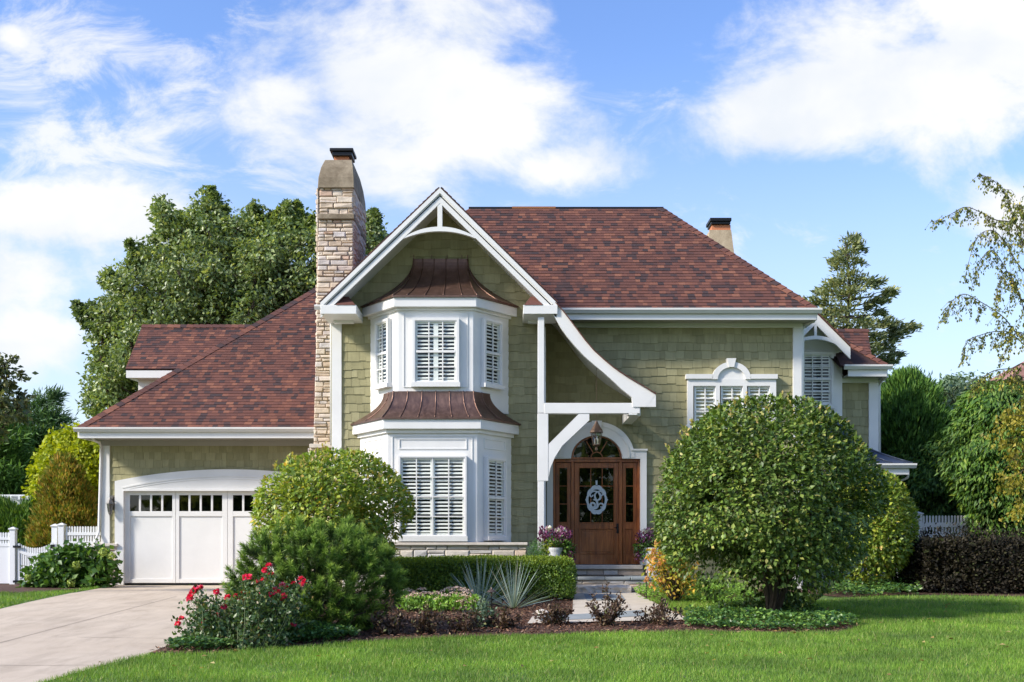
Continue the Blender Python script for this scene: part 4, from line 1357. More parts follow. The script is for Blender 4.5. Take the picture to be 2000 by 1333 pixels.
def glazed(x0, y0, x1, y1, gx0, gy0, gx1, gy1, cols, rows, py0, py1, name):
    b = MB()
    t0, t1 = DD, DD + .05
    b.fbox(x0, y0, gx0, y1, t0, t1); b.fbox(gx1, y0, x1, y1, t0, t1)
    b.fbox(gx0, y0, gx1, gy0, t0 + .0004, t1)
    b.fbox(gx0, gy1, gx1, py0, t0 + .0004, t1); b.fbox(gx0, py1, gx1, y1, t0 + .0004, t1); b.fbox(gx0, py0, gx1, py1, t0 + .018, t1)
    m_ = 1.6
    for c in range(1, cols):
        x = gx0 + (gx1 - gx0) * c / cols; b.fbox(x - m_ / 2, gy0, x + m_ / 2, gy1, t0 + .006, t0 + .03)
    for r in range(1, rows):
        y = gy0 + (gy1 - gy0) * r / rows; b.fbox(gx0, y - m_ / 2, gx1, y + m_ / 2, t0 + .0065, t0 + .03)
    d = part(b, name, M['wood'], bevel=.004)
    f = MB()
    for (a0, b0, a1, b1) in ((gx0, gy0, gx1, gy1), (gx0, py0, gx1, py1)):
        e = 1.6
        f.fbox(a0 - e, b0 - e, a1 + e, b0, t0 - .010, t0 + .003); f.fbox(a0 - e, b1, a1 + e, b1 + e, t0 - .010, t0 + .003)
        f.fbox(a0 - e, b0, a0, b1, t0 - .0096, t0 + .003); f.fbox(a1, b0, a1 + e, b1, t0 - .0096, t0 + .003)
    e = 4
    f.fbox(gx0 + e, py0 + e, gx1 - e, py1 - e, t0 + .006, t0 + .0185)
    part(f, "door_moulding", M['wood'], d, bevel=.003)
    g = MB(); g.add([P(gx0, gy1, t0 + .02), P(gx1, gy1, t0 + .02), P(gx1, gy0, t0 + .02), P(gx0, gy0, t0 + .02)], [(0, 1, 2, 3)])
    part(g, "pane", M['doorglass'], d, fix=False)
    return d
door = glazed(1122, 904, 1208.5, 1102.5, 1131.5, 914.5, 1198.5, 1020.5, 3, 3, 1034, 1082, "front_door")
glazed(1086, 904, 1115, 1102.5, 1092.5, 914.5, 1107.5, 1020, 1, 3, 1034, 1082, "sidelight")
glazed(1216, 904, 1244.5, 1102.5, 1222.3, 914.5, 1237, 1020, 1, 3, 1034, 1082, "sidelight")
b = MB()
b.fbox(1204, 1023, 1208.5, 1042, DD - .012, DD - .0005); b.tube([P(1206, 1026, DD - .02), P(1206, 1028, DD - .06), P(1206, 1038, DD - .06), P(1206, 1040, DD - .02)], .008, 6); b.tube([P(1206, 1031, DD - .01), P(1203, 1031, DD - .05), P(1199.5, 1031, DD - .055)], .008, 6)
part(b, "door_handle", M['black'], door)
# black box standing in for the unlit hall behind the glass, and the fanlight
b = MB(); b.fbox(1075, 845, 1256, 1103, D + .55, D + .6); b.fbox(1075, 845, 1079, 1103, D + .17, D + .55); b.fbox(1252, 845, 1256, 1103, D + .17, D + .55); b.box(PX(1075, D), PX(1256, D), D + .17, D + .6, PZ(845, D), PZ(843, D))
part(b, "hall_shade_box", M['dark'])
fl = MB()
ro, ri = [], []
for k in range(33):
    a = math.pi * k / 32
    ro.append((1165.5 - 49.4 * math.cos(a), 895.2 - 44.4 * math.sin(a))); ri.append((1165.5 - 45.5 * math.cos(a), 893.5 - 39.5 * math.sin(a)))
fl.fband(ro, ri, DD - .04, DD + .06)
so, si = [], []
for k in range(17):
    a = math.pi * k / 16
    so.append((1165.5 - 12 * math.cos(a), 893.6 - 11 * math.sin(a))); si.append((1165.5 - 10 * math.cos(a), 893.6 - 9 * math.sin(a)))
fl.fband(so, si, DD - .001, DD + .02)
for sgn in (-1, 1):
    fl.fprism([(1165.5 + sgn * 6.5, 883.5), (1165.5 + sgn * 8.1, 884.5), (1165.5 + sgn * 21, 863), (1165.5 + sgn * 19.4, 862)], DD, DD + .02)
fan = part(fl, "fanlight", M['wood'])
g = MB(); g.fprism([(x, y + .2) for x, y in ri], DD + .024, DD + .028); part(g, "pane", M['doorglass'], fan)

# ------------------------------------------------------------------ steps, mat, lamps, door sign
st = thing("front_steps", (PX(1190, 22.3), 22.3, zg(22)), "stone front steps with a grey blue tread below the wooden door", "steps")
b = MB(); b.fbox(1112, 1104.2, 1256, 1112.5, 23.05, D_MAIN + .5); part(b, "threshold", M['capstone'], st, bevel=.012)
b = MB(); b.fbox(1116, 1112.6, 1257, 1126, 23.12, D_MAIN + .4); part(b, "riser", M['mortar'], st)
s = MB(); stones(s, P(1116, 1126, 23.125), X_, Z_, FN, PX(1257, 23.1) - PX(1116, 23.1), PZ(1112.6, 23.1) - PZ(1126, 23.1), 55, .12, .2, .2, .45, .03, .012); part(s, "stonework", M['limestone'], st, fix=False)
TR = 22.25
b = MB()
xs_ = [1100, 1128, 1182, 1232, 1296]
for i in range(4): b.box(PX(xs_[i], TR) + .004, PX(xs_[i + 1], TR) - .004, TR, 23.11, PZ(1133.5, TR), PZ(1127, TR))
part(b, "tread", M['bluestone'], st, bevel=.012)
b = MB(); b.box(PX(1102, TR), PX(1294, TR), TR + .06, 23.1, Z0, PZ(1133.6, TR)); part(b, "riser", M['mortar'], st)
s = MB(); stones(s, Vector((PX(1102, TR), TR + .065, zg(22))), X_, Z_, FN, PX(1294, TR) - PX(1102, TR), PZ(1133.8, TR) - zg(22), 56, .08, .17, .2, .5, .035, .012)
stones(s, Vector((PX(1294, TR) - .005, TR + .06, zg(22))), Vector((0, 1, 0)), Z_, X_, .8, PZ(1133.8, TR) - zg(22), 57, .08, .17, .2, .5, .035, .012)
part(s, "stonework", M['limestone'], st, fix=False)
b = MB()
rs = random.Random(4); nx = 16; LS = 21.75
xa, xb = PX(1118, LS), PX(1233, LS)
zt0 = PZ(1144, LS)
vs, fs = [], []
for j, (dy, dz) in enumerate(((.55, 0), (.07, 0), (.0, -.035), (.02, -.09), (0, -.15), (.01, -.25))):
    for i in range(nx + 1):
        k = 1 if j else 0
        vs.append((xa + (xb - xa) * i / nx, LS + dy + rs.uniform(-.022, .022) * k, zt0 + dz + rs.uniform(-.012, .012) * k))
for j in range(5):
    for i in range(nx): fs.append((j * (nx + 1) + i, j * (nx + 1) + i + 1, (j + 1) * (nx + 1) + i + 1, (j + 1) * (nx + 1) + i))
b.add(vs, fs); b.box(xa + .01, xb - .002, LS + .05, TR + .05, zt0 - .25, zt0 - .012)
part(b, "rough_step", M['capstone'], st)

dmx0, dmx1 = PX(1126, 22.7), PX(1217, 22.7)
b = MB(); zt_ = PZ(1127, TR)
b.box(dmx0, dmx1, 22.45, 23.0, zt_ + .001, zt_ + .022); tag(b.build("doormat", plain("black_rubber", (.012, .012, .014), .9), bevel=.006), "black doormat lying on the stone step before the door", "doormat")

# monogram sign hung on the door: a scalloped ring round a flowing capital P
SG = thing("monogram_sign", P(1165, 977, DD - .03), "pale oval monogram sign with scalloped rim hanging on the wooden front door", "door sign")
sx = lambda z: 1130 + z / 14.81
sy = lambda z: 930 + z / 14.81
c0, c1 = sx(523), sy(690)
b = MB(); no, ni = [], []
n = 144
for k in range(n + 1):
    a = 2 * math.pi * k / n
    s_ = .95 + .075 * abs(math.sin(a * 5 + math.pi / 2)) ** .7
    ex = 1.10 if min(abs(a - math.pi), abs(a), abs(a - 2 * math.pi)) < .04 else 1
    no.append((c0 + 20.3 * s_ * ex * math.cos(a), c1 + 28.4 * s_ * math.sin(a))); ni.append((c0 + 16.0 * math.cos(a), c1 + 20.3 * math.sin(a)))
b.fband(no, ni, DD - .045, DD - .03)
b.build("ring", M['zinc'], SG)
def stroke(pts, w, D0, D1, mb):
    n = len(pts); L_, R_ = [], []
    for i in range(n):
        x, y = pts[i]; x0, y0 = pts[max(i - 1, 0)]; x1, y1 = pts[min(i + 1, n - 1)]
        dx, dy = x1 - x0, y1 - y0; l = math.hypot(dx, dy) or 1
        L_.append((sx(x - dy / l * w[i]), sy(y + dx / l * w[i]))); R_.append((sx(x + dy / l * w[i]), sy(y - dx / l * w[i])))
    mb.fband(L_, R_, D0, D1)
def smooth_path(p, k=6):
    out = []
    for i in range(len(p) - 1):
        a, b_, c, d = p[max(i - 1, 0)], p[i], p[i + 1], p[min(i + 2, len(p) - 1)]
        for j in range(k):
            t = j / k
            out.append(tuple(.5 * ((2 * b_[q]) + (c[q] - a[q]) * t + (2 * a[q] - 5 * b_[q] + 4 * c[q] - d[q]) * t * t + (-a[q] + 3 * b_[q] - 3 * c[q] + d[q]) * t ** 3) for q in (0, 1)))
    out.append(tuple(p[-1])); return out
b = MB()
for si_, (pts, w) in enumerate((
        ([(545, 455), (490, 510), (470, 580), (492, 660), (530, 740), (550, 820), (540, 890), (480, 935), (400, 920), (350, 850), (375, 790), (440, 785), (482, 840), (462, 888), (425, 890)], 30),
        ([(545, 455), (598, 500), (635, 580), (618, 660), (535, 712)], 28),
        ([(560, 455), (440, 440), (360, 480), (335, 550), (370, 600), (430, 545)], 22),
        ([(545, 452), (640, 440), (690, 480), (708, 540), (655, 568)], 22),
        ([(545, 900), (590, 830), (640, 795), (705, 820), (718, 880), (672, 905), (630, 885)], 20),
        ([(425, 675), (455, 690), (490, 690)], 18))):
    sp = smooth_path(pts)
    m = len(sp)
    stroke(sp, [w * (.55 + .6 * math.sin(math.pi * (i + .6) / (m + .2))) for i in range(m)], DD - .044 + .0007 * si_, DD - .031, b)
b.build("letter", M['zinc'], SG)
b = MB(); b.fbox(sx(495), sy(130), sx(545), sy(270), DD - .05, DD - .028); b.build("hook", M['zinc'], SG)

# hanging lantern under the porch
LD = 22.45
lc = P(1165, 855, LD)
LN = thing("hanging_lantern", P(1165, 882, LD), "bronze glass lantern hanging on a chain before the front door", "lantern")
b = MB()
def zz(y): return PZ(y, LD) - lc.z
hw = PX(1165 + 13.5, LD) - PX(1165, LD)
b.lathe(lc, [(.02, zz(823)), (.03, zz(826)), (hw * .35, zz(829)), (hw * .62, zz(835)), (hw * .95, zz(842)), (hw * 1.0, zz(845.5)), (hw * .85, zz(846))], 8)
b.build("lantern_cap", M['bronze'], LN)
b = MB()
for k in range(6):
    a = math.pi * 2 * k / 6 + .2
    b.tube([lc + Vector((hw * .82 * math.cos(a), hw * .82 * math.sin(a), zz(846))), lc + Vector((hw * .5 * math.cos(a), hw * .5 * math.sin(a), zz(869)))], .007, 4)
b.lathe(lc, [(hw * .5, zz(869)), (hw * .55, zz(870)), (hw * .25, zz(872)), (.014, zz(874)), (.03, zz(876.5)), (.03, zz(879)), (.008, zz(882))], 8)
b.build("lantern_frame", M['bronze'], LN)
b = MB(); b.lathe(lc, [(hw * .77, zz(846.5)), (hw * .46, zz(868.5))], 6, False); b.build("lantern_glass", glass_mat("lantern_glass", (.85, .88, .88), .2), LN, fix=False)
b = MB()
for dx in (-.03, .03, 0): b.tube([lc + Vector((dx, .02 * (dx == 0), zz(868))), lc + Vector((dx, .02 * (dx == 0), zz(857)))], .011, 6)
b.build("candle", plain("candle_sleeve", (.6, .56, .48), .6), LN)
b = MB()
zc0, zc1 = PZ(823, LD), PZ(716, LD)
nl = 44
for k in range(nl):
    z = zc0 + (zc1 - zc0) * k / nl; dz = (zc1 - zc0) / nl
    o = .008
    p = [(-o, 0), (o, 0), (o, dz), (-o, dz)]
    pts = [Vector((lc.x + (q if k % 2 else 0), LD + (0 if k % 2 else q), z + w_)) for q, w_ in p] 
    b.tube(pts + [pts[0]], .003, 4, False)
b.build("chain", M['bronze'], LN)

# wall lantern by the garage
WD = 25.85
wl = thing("wall_lantern", P(215, 1008, WD), "weathered grey wall lantern beside the garage door", "lantern")
wc = P(215, 990, WD - .08)
b = MB(); hh_ = .085
def wz(y): return PZ(y, WD) - wc.z
b.lathe(wc, [(.012, wz(972)), (.02, wz(974)), (.04, wz(977)), (hh_, wz(983)), (hh_ * 1.02, wz(985)), (hh_ * .8, wz(985.4))], 6)
b.build("lantern_cap", M['lampgrey'], wl)
b = MB()
for k in range(6):
    a = math.pi * 2 * (k + .5) / 6
    b.tube([wc + Vector((hh_ * .82 * math.cos(a), hh_ * .82 * math.sin(a), wz(985))), wc + Vector((hh_ * .5 * math.cos(a), hh_ * .5 * math.sin(a), wz(1001)))], .008, 4)
b.lathe(wc, [(hh_ * .52, wz(1001)), (hh_ * .5, wz(1003)), (.02, wz(1006)), (.008, wz(1009))], 6)
b.box(wc.x - .035, wc.x + .035, WD - .005, WD + .12, PZ(996, WD), PZ(968, WD)); b.tube([wc + Vector((0, .07, wz(975))), wc + Vector((0, .0, wz(972)))], .012, 6)
b.build("lantern_frame", M['lampgrey'], wl)
b = MB(); b.lathe(wc, [(hh_ * .76, wz(985.6)), (hh_ * .46, wz(1000.6))], 6, False); b.build("lantern_glass", glass_mat("wall_lantern_glass", (.6, .62, .6), .2), wl, fix=False)
# ------------------------------------------------------------------ plants
def rnd_dirs(rng, n):
    return unit(rng.normal(size=(n, 3)))

def pts_clump(name, parent, pos, out, rng, L, W, mat, up=.25, droop=.2, rand=.8, fold=.12, nup=.4):
    """leaves at pos, growing loosely along out"""
    n = len(pos)
    ax = unit(out * .6 + rnd_dirs(rng, n) * rand + np.array([0, 0, up - droop]))
    nr = unit(out * .8 + rnd_dirs(rng, n) * .7 + np.array([0, 0, nup]))
    s = .65 + .7 * rng.random(n)
    v, f = leaf_geo(pos, ax, nr, L * s, W * s, fold)
    return np_mesh(name, v, f, mat, parent)

def np_tubes(paths, radii, sides=4):
    """many thin twigs at once: paths k x m x 3, radii m"""
    mb = MB()
    for p, r in zip(paths, radii): mb.tube([Vector(q) for q in p], list(r), sides, False)
    return mb

def curve3(a, b, lift, rng=None, n=5, jit=0):
    a, b = Vector(a), Vector(b)
    m = (a + b) / 2 + Vector((0, 0, lift))
    out = []
    for i in range(n):
        t = i / (n - 1)
        q = a * (1 - t) ** 2 + m * 2 * t * (1 - t) + b * t * t
        if rng is not None and 0 < i < n - 1: q += Vector(rng.normal(size=3) * jit)
        out.append(q)
    return out

# ---- clipped round shrubs
def round_shrub(label, base, c, r, n, L, W, mat, seed, bark, lump=.05, stems=5, shell=.30, inner=.25, gap=.0, flat_bottom=.0, trunk_r=.05, group=None, name="round_shrub", tips=0, tipmat=None, cat="shrub", freq=2.3, skirt=.07, pocket=0):
    rng = np.random.default_rng(seed)
    t = thing(name, base, label, cat, group)
    c = np.array(c); r = np.array(r)
    n_in = int(n * inner)
    d = rnd_dirs(rng, int(n * 1.6))
    k = np.where(d[:, 2] < -.55 - .2 * rng.random(len(d)), rng.random(len(d)) < .35, True)
    if gap: k &= ~((wavy(d, freq * 2.1) + .25 * rng.normal(size=len(d)) < -.62) & (rng.random(len(d)) < gap))
    d = d[k][:n]
    lum = 1 + lump * wavy(d, freq) + lump * .6 * wavy(d[:, [1, 2, 0]], freq * 2.6)
    dep = 1 - shell * rng.random(len(d)) ** 1.7
    if pocket:                                        # tiers of leafy sprays with hollows between them, mostly low down
        pk = wavy(d * np.array([1, 1, 2.6]), 2.0) + .35 * wavy(d * np.array([1, 1, 2.0]), 5.0)
        hollow = pk < (-.30 - .55 * np.clip(d[:, 2] + .1, 0, 1))
        dep = np.where(hollow, dep * (.50 + .25 * rng.random(len(d))), dep + .03 * pocket * np.clip(pk, 0, 1))
    pos = c + d * r * (lum * dep)[:, None]
    di = rnd_dirs(rng, n_in); pi_ = c + di * r * (.25 + .5 * rng.random(n_in))[:, None]
    P_ = np.concatenate([pos, pi_]); D_ = np.concatenate([d, di])
    kk = P_[:, 2] > zgn(P_[:, 1]) + skirt * (1 + .55 * wavy(P_, 2.6))
    P_, D_ = P_[kk], D_[kk]
    pts_clump("foliage", t, P_, D_, rng, L, W, mat, .1, .35, .65, .10, 1.1)
    mb = MB()
    b = Vector(base)
    for i in range(stems):
        a = rng.random() * 6.283
        e = Vector(c) + Vector((math.cos(a) * r[0] * .55, math.sin(a) * r[1] * .55, r[2] * (.1 + .5 * rng.random())))
        s = b + Vector((math.cos(a) * .06, math.sin(a) * .06, -.03))
        p = curve3(s, e, -.12 * r[2], rng, 6, .03)
        mb.tube(p, [trunk_r * (1 - .8 * q / 5) for q in range(6)], 6)
        for j in range(7):
            q0 = p[2 + j % 3]; dd = Vector(rnd_dirs(rng, 1)[0]); dd.z = abs(dd.z) * .8 - .1
            mb.tube([q0, q0 + dd * r[0] * .3, q0 + dd * r[0] * .62 + Vector((0, 0, .06))], [trunk_r * .35, trunk_r * .22, trunk_r * .08], 4)
    mb.build("stem", bark, t)
    if tips:
        a = rng.random(tips) * 6.283; z = .35 + .65 * rng.random(tips)
        d2 = np.column_stack([np.cos(a) * np.sqrt(1 - z * z), np.sin(a) * np.sqrt(1 - z * z), z])
        p0 = c + d2 * r * .98
        m = 7
        h = (.05 + .09 * rng.random(tips))[:, None, None] * np.linspace(.1, 1, m)[None, :, None]
        ax = unit(d2 * .5 + np.array([0, 0, .8]) + rnd_dirs(rng, tips) * .2)
        pp = (p0[:, None, :] + ax[:, None, :] * h).reshape(-1, 3)
        pts_clump("shoot_foliage", t, pp, np.repeat(ax, m, axis=0), rng, L * .8, W * .7, tipmat or mat, .4, 0)
    return t

LM = {}
_lm = leaf_mat
GREEN_GAIN = 1.75
def leaf_mat(*a, **k):
    k.setdefault('gain', GREEN_GAIN)
    return _lm(*a, **k)
LM['viburnum'] = leaf_mat("viburnum_leaf", [(0, (.028, .056, .012)), (.4, (.056, .102, .018)), (.75, (.096, .150, .026)), (.92, (.16, .21, .042)), (1, (.23, .22, .07))], .16, .45, .35, .25, 1.3, gain=1.5)
LM['viburnum_light'] = leaf_mat("light_viburnum_leaf", [(0, (.060, .105, .018)), (.4, (.115, .175, .025)), (.75, (.19, .24, .033)), (.96, (.28, .29, .05)), (1, (.40, .25, .06))], .32, .42, .5, .2, 1.3)
LM['shoot'] = leaf_mat("young_shoot_leaf", [(0, (.14, .19, .04)), (.6, (.24, .22, .07)), (1, (.33, .22, .10))], .35, .5, .3, .1)
LM['box'] = leaf_mat("boxwood_leaf", [(0, (.028, .062, .013)), (.5, (.060, .115, .017)), (.85, (.105, .175, .024)), (1, (.17, .25, .035))], .25, .45, .4, .2, 2.0)
LM['boxtop'] = leaf_mat("boxwood_top_leaf", [(0, (.13, .21, .020)), (1, (.25, .33, .040))], .35, .5, .3, .15, 2.0, gain=1.0)  # lighter yellow-green, for hedge leaves that face upward
LM['maple'] = leaf_mat("maple_leaf", [(0, (.050, .080, .035)), (.4, (.092, .135, .052)), (.8, (.140, .185, .070)), (1, (.26, .29, .16))], .35, .4, .5, .3, .5)
LM['leftleaf'] = leaf_mat("grey_green_leaf", [(0, (.035, .05, .022)), (.6, (.065, .085, .035)), (1, (.12, .12, .05))], .3, .45, .4, .2, .8)
LM['spruce'] = leaf_mat("spruce_needles", [(0, (.022, .055, .026)), (.5, (.040, .085, .034)), (1, (.075, .13, .045))], .2, .55, .3, .25, .6)
LM['pineback'] = leaf_mat("soft_pine_needles", [(0, (.065, .09, .050)), (.5, (.125, .152, .072)), (1, (.23, .235, .11))], .2, .5, .4, .25, .6)
LM['arbor'] = leaf_mat("arborvitae_spray", [(0, (.022, .060, .014)), (.5, (.048, .105, .022)), (1, (.085, .16, .03))], .22, .55, .3, .3, .7)
LM['arbordark'] = leaf_mat("dark_arborvitae_spray", [(0, (.022, .058, .014)), (.5, (.052, .11, .020)), (.9, (.095, .165, .027)), (1, (.17, .22, .04))], .3, .5, .35, .3, .7)
LM['lime'] = leaf_mat("lime_yellow_leaf", [(0, (.20, .27, .015)), (.5, (.33, .39, .02)), (1, (.48, .50, .03))], .4, .5, .3, .15, .8, gain=1.0)
LM['rust'] = leaf_mat("rusty_cypress_spray", [(0, (.055, .085, .014)), (.4, (.12, .145, .02)), (.7, (.20, .15, .028)), (1, (.26, .16, .045))], .25, .6, .2, .25, 1.2)
LM['bluegreen'] = leaf_mat("blue_green_leaf", [(0, (.06, .10, .075)), (.5, (.10, .15, .10)), (1, (.15, .20, .13))], .3, .5, .3, .2, .8)
LM['purple'] = leaf_mat("purple_ninebark_leaf", [(0, (.045, .025, .022)), (.5, (.10, .058, .042)), (.8, (.16, .105, .065)), (.93, (.22, .17, .11)), (1, (.16, .21, .06))], .2, .5, .4, .2, 2, gain=1.0)
LM['purplehedge'] = leaf_mat("dark_hedge_leaf", [(0, (.010, .010, .007)), (.5, (.024, .020, .014)), (.9, (.045, .038, .022)), (1, (.055, .07, .025))], .12, .6, .2, .2, 1.5, gain=1.0)
LM['birch'] = leaf_mat("birch_leaf", [(0, (.045, .065, .018)), (.5, (.085, .105, .025)), (.8, (.15, .155, .03)), (1, (.28, .23, .04))], .35, .5, .4, .2, 1)
LM['birchyellow'] = leaf_mat("yellow_birch_leaf", [(0, (.16, .17, .025)), (.5, (.30, .28, .04)), (1, (.48, .40, .08))], .4, .5, .3, .2, 1, gain=1.0)
LM['rose'] = leaf_mat("rose_leaf", [(0, (.020, .045, .016)), (.5, (.042, .080, .026)), (.9, (.085, .125, .042)), (1, (.12, .08, .04))], .25, .4, .5, .2, 3)
LM['ivy'] = leaf_mat("groundcover_leaf", [(0, (.018, .052, .014)), (.5, (.040, .095, .022)), (.85, (.075, .15, .035)), (1, (.16, .25, .05))], .25, .4, .5, .3, 2.5)
LM['hydrangea'] = leaf_mat("hydrangea_leaf", [(0, (.022, .058, .012)), (.5, (.048, .105, .018)), (1, (.085, .155, .027))], .28, .45, .4, .2, 2)
LM['panicle'] = leaf_mat("panicle_leaf", [(0, (.10, .15, .02)), (.4, (.22, .22, .03)), (.75, (.40, .28, .05)), (1, (.45, .20, .05))], .35, .5, .3, .2, 2)
LM['sedum'] = leaf_mat("sedum_leaf", [(0, (.06, .13, .02)), (.5, (.11, .21, .03)), (1, (.17, .28, .05))], .3, .5, .3, .15, 3)
LM['bluegrass'] = leaf_mat("blue_oat_blade", [(0, (.19, .28, .26)), (.5, (.31, .41, .38)), (.9, (.42, .50, .45)), (1, (.5, .45, .30))], .2, .45, .4, .1, 3, gain=1.0)
LM['mugo'] = leaf_mat("mugo_needles", [(0, (.035, .085, .018)), (.5, (.075, .155, .026)), (.85, (.135, .22, .034)), (1, (.22, .28, .05))], .35, .5, .35, .3, 3.0)
LM['fern'] = leaf_mat("feathery_green", [(0, (.05, .12, .05)), (1, (.13, .23, .10))], .3, .5, .3, .2, 5)
LM['chart'] = leaf_mat("chartreuse_leaf", [(0, (.22, .30, .03)), (1, (.42, .48, .07))], .35, .5, .3, .15, 5, gain=1.0)
LM['coleus'] = leaf_mat("purple_foliage", [(0, (.05, .012, .04)), (.6, (.11, .028, .09)), (1, (.20, .07, .16))], .25, .4, .4, .2, 5)
LM['whiteflower'] = leaf_mat("white_petals", [(0, (.7, .7, .72)), (1, (.85, .85, .86))], .3, .5, .3, .05, 5, gain=1.0)
LM['orange'] = leaf_mat("orange_petals", [(0, (.55, .22, .07)), (.6, (.68, .36, .13)), (1, (.75, .50, .26))], .3, .6, .2, .1, 5, gain=1.0)
LM['redrose'] = leaf_mat("red_petals", [(0, (.62, .014, .055)), (.6, (.78, .030, .11)), (1, (.84, .11, .22))], .25, .45, .3, .1, 8, gain=1.0)
LM['pinkrose'] = leaf_mat("pink_petals", [(0, (.58, .03, .10)), (.6, (.70, .10, .20)), (1, (.80, .42, .45))], .25, .45, .3, .1, 8, gain=1.0)
LM['sedumflower'] = leaf_mat("dusky_pink_florets", [(0, (.60, .40, .34)), (.6, (.74, .55, .47)), (1, (.80, .68, .56))], .2, .7, .2, .1, 6, gain=1.0)
LM['cream'] = leaf_mat("cream_florets", [(0, (.48, .52, .24)), (1, (.66, .66, .42))], .2, .7, .2, .1, 6, gain=1.0)
LM['hydflower'] = leaf_mat("green_hydrangea_florets", [(0, (.26, .36, .07)), (1, (.48, .56, .17))], .25, .6, .2, .1, 6, gain=1.0)

# big clipped shrub before the door wall, its little brother, and the one by the bay
bp = G(1505, 1203)
BD = bp.y
def ctr(x, y, D): return (PX(x, D), D, PZ(y, D))
round_shrub("large round clipped shrub on the lawn, taller than the front door", bp, ctr(1494, 985, BD), (1.72, 1.62, 1.63), 42000, .074, .047, LM['viburnum'], 21, M['bark'], .03, 6, .30, .14, .5, trunk_r=.055, skirt=.13, pocket=1.0, tips=80, tipmat=LM['shoot'])
mb = MB()
mb.tube([G(1530, 1206), P(1560, 1192, BD), P(1600, 1165, BD - .1), P(1640, 1120, BD - .2), P(1660, 1080, BD - .2)], [.035, .032, .026, .018, .008], 6)
mb.build("branch", M['bark'], bpy.data.objects["round_shrub"])
round_shrub("round clipped shrub behind the large one, beside the right porch", G(1735, 1152), ctr(1700, 1030, 22.6), (.88, .85, 1.15), 11000, .085, .05, LM['viburnum_light'], 22, M['bark'], .03, 5, .3, .3, .3)
round_shrub("light green round shrub between garage door and bay window", Vector((PX(655, 18.6), 18.6, zg(18.6))), ctr(650, 1003, 18.6), (1.27, 1.2, 1.03), 15500, .082, .05, LM['viburnum_light'], 23, M['bark'], .03, 8, .30, .12, .6, pocket=.5, skirt=.35, tips=60, tipmat=LM['shoot'])

def mugo_mat():
    m, nt, b = new_mat("mugo_needles")
    a = nt.nodes.new("ShaderNodeAttribute"); a.attribute_name = "growth"
    c = ramp_node(nt, a.outputs['Fac'], [(0, (.045, .055, .018)), (.25, (.070, .130, .024)), (.6, (.17, .29, .040)), (1, (.38, .50, .09))])
    lk(nt, c, b.inputs['Base Color']); b.inputs['Roughness'].default_value = .5; b.inputs['Specular IOR Level'].default_value = .3
    tr = nt.nodes.new("ShaderNodeBsdfTranslucent"); lk(nt, c, tr.inputs[0])
    mx = nt.nodes.new("ShaderNodeMixShader"); mx.inputs[0].default_value = .3
    lk(nt, b.outputs[0], mx.inputs[1]); lk(nt, tr.outputs[0], mx.inputs[2]); lk(nt, mx.outputs[0], nt.nodes["Material Output"].inputs[0])
    return m

# ---- mugo pine: bottle-brush shoots over a broken mound
def mugo():
    rng = np.random.default_rng(31)
    b = G(610, 1236)
    D = b.y
    t = thing("mugo_pine", b, "broad bushy pine mound behind the red rose bush", "pine shrub")
    c = np.array([PX(607, D), D + .1, zg(D) + .62]); r = np.array([1.17, 1.0, .95])
    ns = 680
    d = rnd_dirs(rng, ns * 3); d = d[d[:, 2] > -.72][:ns]
    lum = 1 + .09 * wavy(d, 2.0) + .05 * wavy(d[:, [2, 0, 1]], 5)
    rad = .80 + .20 * rng.random(ns) ** .6
    rad[-150:] = .35 + .4 * rng.random(150)
    tip = c + d * r * (lum * rad)[:, None]
    tip[:, 2] = np.maximum(tip[:, 2], zgn(tip[:, 1]) + .10)
    ax = unit(d * np.array([.75, .75, .45]) + np.array([0, 0, .55]) + rng.normal(size=(ns, 3)) * .16)
    k = 150
    Ls = (.19 + .10 * rng.random(ns))
    s = rng.random((ns, k))
    root = tip[:, None, :] - ax[:, None, :] * (Ls[:, None] * (1 - s * .95))[:, :, None]
    dirs = unit((ax[:, None, :] + rng.normal(size=(ns, k, 3)) * .62).reshape(-1, 3))
    pos = root.reshape(-1, 3)
    nr = rnd_dirs(rng, len(pos))
    v, f = leaf_geo(pos, dirs, nr, .070 + .035 * rng.random(len(pos)), .0085, .0)
    no = np_mesh("needles", v, f, mugo_mat(), t)
    tone = np.clip(.62 * s ** 2.2 + .30 * rng.random((ns, 1)) + .16 * rng.random((ns, k)) - .02, 0, 1)
    at = no.data.attributes.new("growth", 'FLOAT', 'POINT')
    at.data.foreach_set('value', np.repeat(tone.reshape(-1), 4).astype(np.float32))
    mb = MB()
    bb = Vector(b)
    for i in range(22):
        e = Vector(tip[i * 25]); e = bb.lerp(e, .8)
        mb.tube(curve3(bb + Vector((0, 0, -.03)), e, .0, rng, 5, .03), [.035, .028, .02, .014, .008], 5)
    mb.build("stem", M['bark'], t)
mugo()

